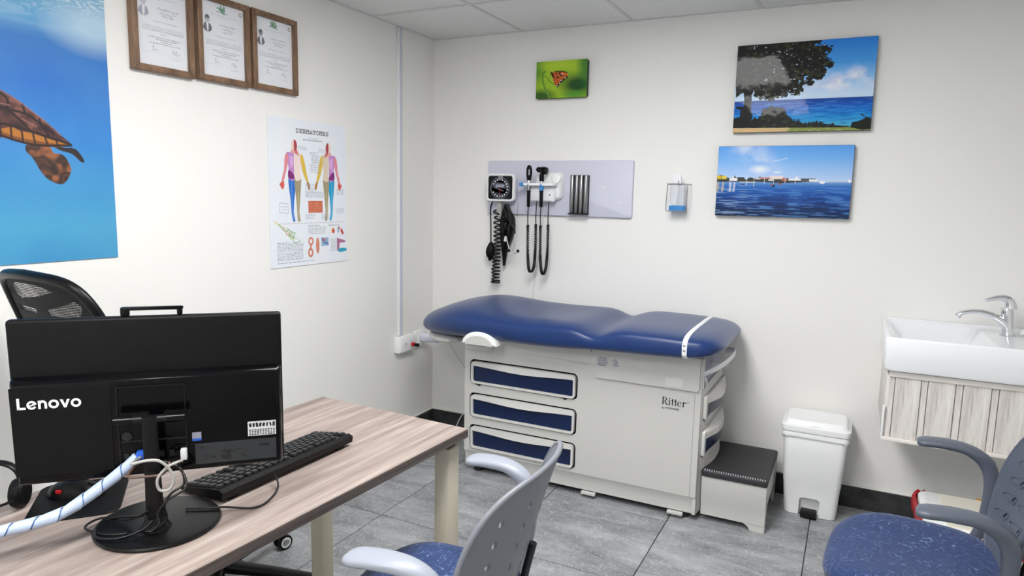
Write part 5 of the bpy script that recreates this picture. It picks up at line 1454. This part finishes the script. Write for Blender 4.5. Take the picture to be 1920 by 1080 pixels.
# hinge well with its ports
tilted(B().plate(rrect(-0.063, -0.128, 0.060, 0.030, .004, 2), [rrect(-0.060, -0.125, 0.057, 0.027, .003, 2)], 0.003, lambda x, z, d: Vector((x, -0.0255 - d, z)), 0)).build('well_rim', 'black', pc, 0)
tilted(B().box((0.0, -0.0248, -0.083), (0.116, 0.002, 0.003))).build('well_groove', 'dark', pc, 0)
for x in (-0.050, -0.038, -0.008, 0.012, 0.030):
    tilted(B().box((x, -0.0262, -0.113), (0.009, 0.003, 0.012), 0.001)).build('port', 'dark', pc, 0)
tilted(B().box((-0.0245, -0.032, -0.113), (0.015, 0.018, 0.022), 0.002)).build('video_plug', 'bluecable', pc)
tilted(B().box((0.0525, -0.030, -0.116), (0.012, 0.014, 0.022), 0.002)).build('network_plug', 'whitecable', pc)
tilted(B().lathe([(0.009, 0), (0.009, 0.001)], 16, Matrix.Translation((-0.048, -0.0255, -0.072)) @ rot_m(pi / 2))).build('power_button', 'key', pc)
# hinge bar and neck
HBZ = PZ - 0.030
B().tube([(-0.062, -0.036, HBZ), (-0.030, -0.036, HBZ)], 0.0085, 16).build('hinge_cap', 'gloss', pc)
B().tube([(0.030, -0.036, HBZ), (0.062, -0.036, HBZ)], 0.0085, 16).build('hinge_cap', 'gloss', pc)
B().tube([(-0.031, -0.036, HBZ), (0.031, -0.036, HBZ)], 0.0078, 16).build('hinge_bar', 'black', pc)
nk = [(0, -0.028, 0.004), (0, -0.030, 0.03), (0, -0.034, 0.10), (0, -0.038, HBZ - .01), (0, -0.040, HBZ + 0.007)]
B().sweep(nk, [(0.022, 0.014), (0.0165, 0.009), (0.0145, 0.007), (0.0135, 0.006), (0.0135, 0.005)], (1, 0, 0), 16, 4).build('stand_neck', 'black', pc)
B().lathe([(0.030, 0.006), (0.028, 0.010), (0.022, 0.020), (0.017, 0.032), (0.0, 0.033)], 24, Matrix.Translation((0, -0.030, 0))).build('neck_flare', 'black', pc)
B().lathe([(0.112, 0), (0.115, 0.002), (0.116, 0.005), (0.114, 0.008), (0.108, 0.009), (0.0, 0.0095)], 56).build('stand_base', 'black', pc)
# pop-up handle on the top edge
tilted(B().box((0.003, 0.012, HH + 0.0145), (0.112, 0.012, 0.007), 0.003).box((-0.045, 0.012, HH + 0.007), (0.016, 0.012, 0.014), 0.003).box((0.052, 0.012, HH + 0.007), (0.010, 0.012, 0.014), 0.003)).build('camera_bar', 'gloss', pc)
# lettering and stickers on the back
lt = B()
lettering(lt, 'Lenovo', sans_letter, 0.0222, 0.0005, Matrix.Translation((-0.226, -0.0253, -0.004)) @ BACK, 0.035)
tilted(lt).build('maker_lettering', 'whiteink', pc, 0)
tilted(B().box((0.2005, -0.0246, -0.077), (0.055, 0.0008, 0.031))).build('asset_label', 'labelpaper', pc, 0)
lb = B()
for k in range(8): lb.box((0.178 + k * 0.0065, -0.0252, -0.069), (random.uniform(.0025, .005), 0.0006, random.uniform(.006, .010)), rot=rot_m(0, random.uniform(-.3, .3)))
for r_ in range(4):
    for k in range(10): lb.box((0.177 + k * 0.0052, -0.0252, -0.0795 - r_ * 0.0034), (random.uniform(.002, .0042), 0.0006, 0.0016))
tilted(lb).build('label_print', 'ink', pc, 0)['kind'] = 'stuff'
tilted(B().box((0.150, -0.0246, -0.1215), (0.155, 0.0008, 0.044))).build('smoky_sticker', 'sticker', pc, 0)
sk_ = B()
for k in range(14):
    sk_.box((0.082 + random.random() * .135, -0.0252, -0.1215 + random.uniform(-.016, .016)), (random.uniform(.004, .02), 0.0004, random.uniform(.001, .006)))
tilted(sk_).build('sticker_print', 'key', pc, 0)['kind'] = 'stuff'
tilted(B().box((0.0765, -0.0246, -0.0815), (0.017, 0.0008, 0.013))).build('system_sticker', 'greyink', pc, 0)
tilted(B().box((0.0765, -0.0246, -0.0905), (0.017, 0.0008, 0.005))).build('sticker_band', 'bluecable', pc, 0)

# ------------------------------------------------------------------ keyboard
kb = thing('keyboard', 'black full-size keyboard on the desk behind the computer', 'keyboard', (1.022, -2.270, DT), R(88.5))
KW, KD = 0.414, 0.136
prof = [(-KD / 2, 0.010), (-KD / 2 - .002, 0.026), (-KD / 2 + .010, 0.031), (KD / 2 - .01, 0.013), (KD / 2, 0.008), (KD / 2 - .004, 0.002), (-KD / 2 + .02, 0.008)]
B().loft([[Vector((x, y, z)) for y, z in prof] for x in (-KW / 2, KW / 2)]).build('keyboard_case', 'black', kb, 0)
for x in (-0.17, 0.17):
    B().box((x, -KD / 2 + .012, 0.0055), (0.03, 0.008, 0.011), 0.002).build('flip_foot', 'black', kb)
U = 0.0179
slope = math.atan2(0.031 - 0.013, KD - 0.02)
kcache = {}
def key(ux, row, wu, hu=1):
    k = (round(wu, 2), hu)
    if k not in kcache:
        wx, wy = wu * U - 0.0028, hu * U - 0.0028
        b = B(); b.loft([[Vector((x, y, z)) for x, y in rrect(-wx / 2 + g, -wy / 2 + g, wx / 2 - g, wy / 2 - g, .002, 2)] for z, g in ((0, 0), (0.003, .0003), (0.0062, .0014), (0.0066, .002))])
        me = bpy.data.meshes.new('key'); b.bm.to_mesh(me); b.bm.free(); me.materials.append(M['key']); kcache[k] = me
    o = bpy.data.objects.new('key', kcache[k]); C.objects.link(o); o.parent = kb
    ul = KW / 2 - 0.006 - (ux + wu / 2) * U             # the user sits on the far side: left is +x here
    y = -KD / 2 + 0.014 + (row + hu / 2) * U * 1.02 + (0.004 if row >= 1 else 0)
    z = 0.0305 - (y + KD / 2 - 0.010) * math.tan(slope)
    o.location = (ul, y, z); o.rotation_euler = (-slope, 0, 0)
for k in [0] + [2 + i for i in range(4)] + [6.5 + i for i in range(4)] + [11 + i for i in range(4)] + [15.25, 16.25, 17.25, 18.5, 19.5, 20.5, 21.5]: key(k, 0, 1)
rows = [[1] * 13 + [2], [1.5] + [1] * 12 + [1.5], [1.75] + [1] * 11 + [2.25], [2.25] + [1] * 10 + [2.75], [1.25, 1.25, 1.25, 6.25, 1.25, 1.25, 1.25, 1.25]]
for r_, row in enumerate(rows):
    x = 0
    for wu in row: key(x, r_ + 1, wu); x += wu
for r_ in (1, 2):
    for k in range(3): key(15.25 + k, r_, 1)
key(16.25, 4, 1)
for k in range(3): key(15.25 + k, 5, 1)
for r_ in range(1, 5):
    for k in range(3): key(18.5 + k, r_, 1)
key(18.5, 5, 2); key(20.5, 5, 1); key(21.5, 1, 1); key(21.5, 2, 1, 2); key(21.5, 4, 1, 2)

def cable(name, label, pts, r, material, n=10, closed=False):
    o = B().tube(spline(pts, n), r, 8).build(name, material, None, 60)
    a = min((Vector(p) for p in pts), key=lambda v: v.z)
    return tag(shift(o, (a.x, a.y, a.z)), label, 'cable')
B().tube(spline([(1.096, -2.345, DT + .022), (1.115, -2.352, DT + .018), (1.135, -2.37, DT + .006), (1.158, -2.42, DT + .0025), (1.160, -2.452, DT + .0025), (1.145, -2.47, DT + .0035), (1.118, -2.50, DT + .012), (1.095, -2.52, DT + .0125), (1.070, -2.535, DT + .0125), (1.055, -2.545, DT + .0125)], 10), 0.0022, 8).build('cord', 'cable', kb, 60, world=kb)

# ------------------------------------------------------------------ mouse pad, mouse and headset
mp_ = B().prism(rrect(0, 0, 0.172, 0.20, .03, 6), 0.003, 0.001, 1).build('mouse_pad', 'matteblack')
mp_.location = (0.818, -2.737, DT); mp_.rotation_euler = (0, 0, R(50))
tag(mp_, 'black mouse pad behind the computer stand', 'mouse pad')
ms = thing('mouse', 'black computer mouse with small red mark', 'mouse', (0.775, -2.600, DT + .003), R(25))
mb = B()
sec = [(-.056, .012, .010), (-.052, .022, .020), (-.035, .029, .031), (-.01, .031, .036), (.02, .029, .032), (.042, .026, .023), (.054, .020, .013), (.057, .012, .008)]
mb.loft([[Vector((x, hw * math.copysign(abs(math.cos(a)) ** .7, math.cos(a)), max(0, hz * math.sin(a)) if math.sin(a) > 0 else 0.0015 * math.sin(a) + .0015)) for a in [2 * pi * k / 20 for k in range(20)]] for x, hw, hz in sec])
mb.build('mouse_body', 'black', ms, 60)
B().tube([(0.030, 0, 0.030), (0.044, 0, 0.0245)], 0.004, 10).build('scroll_wheel', 'key', ms)
B().box((-0.02, -0.0285, 0.018), (0.012, 0.004, 0.008), 0.001).build('red_mark', 'redhard', ms)
hd = thing('headset', 'black headset lying at the left edge of the desk', 'headset', (0.712, -2.740, DT), R(40))
B().sweep(spline([(-0.06, 0.03, 0.02), (-0.055, 0.03, 0.075), (-0.02, 0.03, 0.098), (0.02, 0.03, 0.098), (0.046, 0.03, 0.075), (0.050, 0.03, 0.02)], 6), [(0.010, 0.004)] * 31, (0, 1, 0), 10).build('headband', 'black', hd)
for x in (-0.055, 0.046):
    B().lathe([(0.028, -.012), (0.031, -.006), (0.031, .006), (0.026, .012), (0.012, .010)], 22, Matrix.Translation((x, 0.03, 0.032)) @ rot_m(0, pi / 2)).build('ear_cup', 'matteblack', hd)
B().tube(spline([(0.048, 0.02, 0.03), (0.04, -0.02, 0.03), (0.0, -0.045, 0.028), (-0.06, -0.05, 0.026)], 6), 0.003, 8).build('microphone_boom', 'black', hd)

# ------------------------------------------------------------------ cable bundle in a spiral wrap
cb = thing('cable_bundle', 'cable bundle in pale blue spiral wrap crossing the desk', 'cable', (0.922, -2.83, 0.78))
core = [(0.800, -3.06, 0.790), (0.86, -2.96, 0.788), (0.922, -2.83, 0.796), (0.975, -2.755, 0.808), (0.992, -2.70, 0.832), (1.012, -2.655, 0.862), (1.028, -2.625, 0.888)]
cs = spline(core, 14)
B().tube(cs, 0.0085, 10).build('inner_cables', 'wrapcore', cb, 60, world=cb)
# ribbon wound round the core
arcl = [0.0]
for a, b in zip(cs[:-1], cs[1:]): arcl.append(arcl[-1] + (b - a).length)
def at_s(s):
    s = min(max(s, 0), arcl[-1] - 1e-6)
    k = max(i for i in range(len(arcl)) if arcl[i] <= s)
    f = (s - arcl[k]) / max(arcl[k + 1] - arcl[k], 1e-9)
    return cs[k].lerp(cs[k + 1], f), (cs[k + 1] - cs[k]).normalized()
pitch, width = 0.040, 0.0365
rb = B(); rings = []
n_s = int(arcl[-1] / pitch * 18)
for i in range(n_s):
    s = i / 18 * pitch; a = 2 * pi * i / 18
    ring = []
    for ds, rr_ in ((0, .0104), (width, .0114), (width, .0102), (0, .0092)):
        p, t = at_s(s + ds)
        x_ = t.cross(Vector((0, 0, 1))).normalized(); y_ = x_.cross(t)
        ring.append(p + (x_ * math.cos(a) + y_ * math.sin(a)) * rr_)
    rings.append(ring)
rb.loft(rings).build('spiral_wrap', 'spiral', cb, 50, world=cb)
def pcw(x, y, z):
    """point in the computer's frame -> room"""
    return Matrix.Translation(pc.location) @ Matrix.Rotation(R(44.7), 4, 'Z') @ Vector((x, y, z))
e0 = Vector(core[-1])
B().tube(spline([core[-2], e0 + Vector((.002, .004, .004)), pcw(-0.034, -0.035, 0.145), pcw(-0.0245, -0.030, 0.150)], 8), 0.003, 8).build('blue_lead', 'bluecable', cb, 60, world=cb)
B().tube(spline([core[-2], e0 + Vector((.006, .0, .0)), pcw(-0.03, -0.062, 0.155), pcw(-0.004, -0.066, 0.160), pcw(0.018, -0.064, 0.156), pcw(0.034, -0.058, 0.135), pcw(0.040, -0.056, 0.112), pcw(0.030, -0.056, 0.094), pcw(0.014, -0.056, 0.096), pcw(0.012, -0.056, 0.118), pcw(0.028, -0.054, 0.138), pcw(0.046, -0.045, 0.144), pcw(0.0525, -0.034, 0.142)], 10), 0.0029, 8).build('grey_lead', 'greycable', cb, 60, world=cb)
B().tube(spline([core[-2], e0 + Vector((.004, .002, -.004)), pcw(-0.040, -0.05, 0.128), pcw(-0.015, -0.058, 0.126), pcw(0.02, -0.05, 0.125), pcw(0.03, -0.03, 0.14)], 8), 0.0026, 8).build('brown_lead', mat('brown_cable', rgb(96, 76, 66), .5), cb, 60, world=cb)
g = 'black cords looped around the computer stand'
def loop_cord(pts, r=0.0024):
    return cable('black_cord', '', [pcw(*p) for p in pts], r, 'cable')
lc = [loop_cord([(0.035, -0.030, 0.140), (0.056, -0.045, 0.118), (0.060, -0.06, 0.095), (0.030, -0.066, 0.078), (0.010, -0.062, 0.050), (0.012, -0.064, 0.030), (-0.004, -0.066, 0.016)]),
      loop_cord([(0.020, -0.028, 0.142), (0.050, -0.040, 0.128), (0.056, -0.05, 0.100), (0.034, -0.056, 0.086), (0.020, -0.050, 0.060), (0.022, -0.046, 0.032), (0.000, -0.058, 0.016), (-0.030, -0.055, 0.016)]),
      loop_cord([(-0.010, -0.060, 0.045), (-0.020, -0.040, 0.040), (-0.05, -0.01, 0.028), (-0.08, 0.01, 0.020), (-0.105, 0.00, 0.016), (-0.100, -0.05, 0.013), (-0.06, -0.07, 0.0135), (-0.02, -0.062, 0.020), (0.0, -0.056, 0.035)]),
      loop_cord([(-0.008, -0.056, 0.055), (-0.03, -0.03, 0.035), (-0.06, 0.0, 0.018), (-0.11, 0.03, 0.013), (-0.13, 0.00, 0.010), (-0.085, -0.045, 0.0125), (-0.045, -0.055, 0.014)])]
for o, l in zip(lc, ('black cord looping right of the stand neck', 'thin black cord hanging beside the grey loop', 'black cord coiled left of the stand neck', 'black cord sprawling over the left of the round base')): o['label'] = l

# ------------------------------------------------------------------ visitor chairs
def visitor_chair(label, loc, rotz, shell, arm, group='blue seated visitor chairs'):
    """local +y is the way the sitter faces"""
    t = thing('visitor_chair', label, 'chair', loc, rotz, group)
    # seat
    se = B(); rings = []
    def seat_ring(z, g, lift=0.0):
        out = []
        for k in range(48):
            a = 2 * pi * k / 48; c_, s_ = math.cos(a), math.sin(a)
            x = (0.238 - g) * math.copysign(abs(c_) ** (2 / 3.4), c_); y = 0.015 + (0.225 - g) * math.copysign(abs(s_) ** (2 / 3.0), s_)
            x *= 1.0 if y > -.1 else 1 - 0.35 * (-.1 - y)
            out.append(Vector((x, y, z - 0.030 * max(0, (y - 0.08) / 0.16) ** 2 + lift * 0.012 * (x / 0.24) ** 2)))
        return out
    for z, g in ((0.418, .012), (0.424, .003), (0.436, .0), (0.450, .004), (0.460, .016), (0.464, .04), (0.463, .09), (0.461, .15), (0.460, .20)):
        rings.append(seat_ring(z, g, 1.0))
    se.loft(rings).build('seat_cushion', 'fabric', t, 60)
    sh = B(); sh.loft([seat_ring(z, g) for z, g in ((0.392, .06), (0.400, .018), (0.412, .006), (0.419, .010))]); sh.build('seat_shell', shell, t, 60)
    # back shell with rows of drop-shaped holes
    def back_fn(u, v, d):
        y = -0.182 - 0.27 * v + 1.12 * u * u - 0.10 * max(0, v - .30) ** 1.5
        # thickness direction: mostly along y
        ny, nx = 1.0, -2.24 * u
        l_ = math.hypot(ny, nx)
        return Vector((u + d * nx / l_, y + d * ny / l_, 0.465 + 0.925 * v))
    half = [(0.0, -0.02), (0.10, -0.02), (0.150, -0.005), (0.180, 0.03), (0.205, 0.09), (0.222, 0.16), (0.230, 0.22), (0.228, 0.28), (0.214, 0.335), (0.190, 0.372), (0.155, 0.394), (0.10, 0.405), (0.0, 0.410)]
    hsm = [(p.x, p.y) for p in spline([(a, b, 0) for a, b in half], 3)]
    outl = hsm + [(-a, b) for a, b in hsm[-2:0:-1]]
    def drop(u, v, s=1.35):
        pts = []
        for k in range(10):
            a = 2 * pi * k / 10
            r_ = 0.0070 * s; w_ = 0.0050 * s * (1 - 0.45 * math.sin(a))
            pts.append((u + w_ * math.cos(a) * 1.1 - .003 * math.sin(a), v + r_ * 1.25 * math.sin(a)))
        return pts
    spots = [(u, v) for v in (0.060, 0.113, 0.166, 0.219, 0.272, 0.325) for u in (-0.155, -0.057, 0.041, 0.139)]
    bk = B().plate(outl, [drop(u, v) for u, v in spots], 0.009, back_fn, 0.024)
    bk.build('backrest', shell, t, 50)
    # rolled rim of the shell
    B().tube([back_fn(u, v, 0) for u, v in outl], 0.0068, 8, closed=True).build('backrest_rim', shell, t, 60)
    rd = B()
    for u, v in spots:
        e_ = .058 if u < .12 else .040                      # stadium-shaped slot with the hole at one end
        st = [(u - .013, v), (u - .008, v + .0125), (u + .004, v + .0135), (u + e_ * .6, v + .009), (u + e_, v + .004), (u + e_ + .008, v - .004), (u + e_, v - .012), (u + e_ * .6, v - .011), (u + .004, v - .0125), (u - .008, v - .0115)]
        st = [(p.x, p.y) for p in spline([(a, b, 0) for a, b in st], 3, True)]
        rd.tube([back_fn(a, b, 0.0055) for a, b in st], 0.0014, 4, closed=True)
    rd_o = rd.build('slot_ridges', shell, t, 60); rd_o['kind'] = 'stuff'
    for s in (-1, 1):
        path = spline([(s * .276, .034, .694), (s * .277, .004, .699), (s * .274, -.045, .702), (s * .268, -.100, .696), (s * .260, -.146, .664), (s * .254, -.160, .600), (s * .246, -.150, .490), (s * .236, -.120, .415), (s * .20, -.10, .398)], 5)
        n_ = len(path); wh = []
        for i in range(n_):
            f = i / (n_ - 1)
            w_ = np.interp(f, [0, .03, .10, .25, .42, .52, .75, 1], [.014, .027, .034, .032, .025, .018, .015, .014])
            h_ = np.interp(f, [0, .03, .10, .35, .50, .60, 1], [.006, .010, .0115, .014, .021, .019, .012])
            wh.append((float(w_), float(h_)))
        B().sweep(path, wh, (s, 0, 0), 18, 2.8).build('armrest', arm, t, 60)
    # metal frame
    for s in (-1, 1):
        fl = spline([(s * .205, .18, .395), (s * .215, .20, .37), (s * .235, .225, .20), (s * .245, .235, .012)], 5)
        B().tube(fl, 0.0115, 10).build('leg', 'tubemetal', t, 60)
        rl = spline([(s * .200, -.16, .400), (s * .212, -.20, .36), (s * .232, -.255, .20), (s * .245, -.285, .012)], 5)
        B().tube(rl, 0.0115, 10).build('leg', 'tubemetal', t, 60)
        for p in (fl[-1], rl[-1]):
            B().lathe([(0.014, 0), (0.016, .003), (0.016, .018), (0.012, .022)], 12, Matrix.Translation((p.x, p.y, 0))).build('glide', 'black', t)
        up = spline([(s * .13, -.12, .395), (s * .13, -.185, .405), (s * .128, -.190, .47), (s * .126, -.215, .58)], 5)
        B().tube(up, 0.010, 10).build('back_strut', 'tubemetal', t, 60)
        B().tube([(s * .204, .18, .392), (s * .200, -.16, .392)], 0.010, 10).build('side_rail', 'tubemetal', t, 60)
    for y in (.16, -.14):
        B().tube([(-.202, y, .388), (.202, y, .388)], 0.010, 10).build('cross_rail', 'tubemetal', t, 60)
    return t
visitor_chair('grey shell chair with blue seat drawn up to the desk', (1.412, -2.170, 0), R(94.7), 'backgrey', 'armlight')
visitor_chair('slate grey shell chair with blue seat in front of the basin', (2.487, -1.372, 0), R(86), 'backdark', 'armdark')

# ------------------------------------------------------------------ office chair behind the desk
oc = thing('office_chair', 'black mesh-backed office chair on casters between desk and wall', 'chair', (0.360, -1.90, 0), R(-2))
for k in range(5):
    a = R(90 + 10 + 72 * k)
    d = Vector((math.cos(a), math.sin(a), 0))
    B().sweep([d * .03 + Vector((0, 0, .11)), d * .18 + Vector((0, 0, .095)), d * .345 + Vector((0, 0, .075))], [(.026, .020), (.021, .016), (.016, .012)], (-d.y, d.x, 0), 12).build('base_arm', 'black', oc)
    c = d * .35
    ca = B().box(c + Vector((0, 0, .056)), (0.03, 0.03, 0.022), 0.008).tube([c + Vector((0, 0, .05)), c + Vector((0, 0, .085))], .006, 8).build('caster', 'black', oc)
    ang = a + R(70)
    ax = Vector((math.cos(ang), math.sin(ang), 0))
    for s in (-1, 1):
        wc = c + ax * (0.014 * s) + Vector((0, 0, .030))
        q4 = ax.to_track_quat('Z', 'Y').to_matrix().to_4x4()
        B().lathe([(0.010, -.009), (0.029, -.009), (0.030, -.006), (0.030, .006), (0.029, .009), (0.010, .009)], 22, Matrix.Translation(wc) @ q4).build('wheel', 'black', ca)
        B().lathe([(0.021, -.0008), (0.021, .0012), (0.016, .0012), (0.016, -.0008)], 22, Matrix.Translation(wc + ax * s * .0092) @ q4).build('wheel_ring', 'white', ca)
B().lathe([(0.030, .09), (0.032, .13), (0.026, .135), (0.025, .26), (0.016, .262), (0.015, .40)], 20).build('gas_lift', 'black', oc)
B().box((0, 0, .415), (0.20, 0.26, 0.035), 0.01).build('tilt_plate', 'black', oc)
sc = B(); rings = []
for z, g in ((.435, .03), (.445, .005), (.465, .0), (.490, .006), (.502, .03), (.505, .08), (.504, .15)):
    r = []
    for k in range(40):
        a = 2 * pi * k / 40; c_, s_ = math.cos(a), math.sin(a)
        y = -.09 + (.245 - g) * math.copysign(abs(s_) ** .62, s_)
        r.append(Vector(((.25 - g) * math.copysign(abs(c_) ** .62, c_), y, z - .02 * max(0, (y - .0) / .16) ** 2)))
    rings.append(r)
sc.loft(rings).build('seat', 'netdense', oc, 60)
def ob(u, v, d):
    """chair back: u across, v up; reclined and wrapped round the sitter"""
    return Vector((u * .92 - .05, -0.385 - 0.20 * v + 0.7 * u * u + 0.03 * math.sin(pi * v / .68) + d, 0.555 + 0.915 * v))
half = [(0.0, -.01), (0.14, -.005), (0.185, .02), (0.205, .10), (0.215, .25), (0.222, .38), (0.228, .50), (0.222, .58), (0.19, .645), (0.13, .672), (0.0, .682)]
hsm = [(p.x, p.y) for p in spline([(a, b, 0) for a, b in half], 5)]
outl = hsm + [(-a, b) for a, b in hsm[-2:0:-1]]
B().tube([ob(u, v, 0) for u, v in outl], 0.014, 10, closed=True).build('back_frame', 'black', oc, 60)
inner = [(u * .96, .335 + (v - .335) * .97) for u, v in outl]
# openwork windows where the light comes through, dense net elsewhere
win = [[(-.19, .615), (-.10, .650), (0, .655), (.06, .648), (.10, .635), (.02, .615), (-.10, .60)], [(.03, .575), (.10, .590), (.165, .612), (.185, .595), (.165, .565), (.10, .555), (.04, .556)],
       [(-.16, .575), (-.02, .572), (-.03, .558), (-.15, .556)], [(-.17, .42), (.17, .42), (.165, .20), (.13, .12), (-.13, .12), (-.165, .20)]]
B().plate(inner, win, 0.004, ob, 0.03).build('back_net', 'netdense', oc, 50)
for wn in win:
    o = B().plate(wn, [], 0.0015, lambda u, v, d: ob(u, v, d), 0.02).build('open_net', 'net', oc, 0)
    uvl = o.data.uv_layers.new(name='UVMap')
    for lp in o.data.loops:
        co = o.data.vertices[lp.vertex_index].co
        uvl.data[lp.index].uv = (co.x / 0.0042 + (co.z / 0.0042) * 0.5, co.z / 0.0042 * 0.866)
B().sweep([(0, -.06, .425), (0, -.34, .44), (0, -.42, .56), (0, -.455, .72)], [(.03, .012), (.03, .012), (.028, .011), (.024, .010)], (1, 0, 0), 12).build('back_spine', 'black', oc)
for s in (-1, 1):
    B().sweep([(s * .16, -.02, .43), (s * .27, -.02, .44), (s * .29, -.01, .55), (s * .285, .0, .655)], [(.028, .010)] * 4, (0, 1, 0), 10).build('arm_post', 'black', oc)
    ap_ = spline([(s * .283, -.13, .676), (s * .284, -.05, .680), (s * .285, .08, .682), (s * .28, .17, .678), (s * .274, .215, .672)], 4)
    n_ = len(ap_)
    B().sweep(ap_, [(.038 * min(1, .45 + 3 * i / n_, .55 + 2.4 * (n_ - 1 - i) / n_), .016) for i in range(n_)], (1, 0, 0), 16, 2.6).build('arm_pad', 'matteblack', oc, 60)
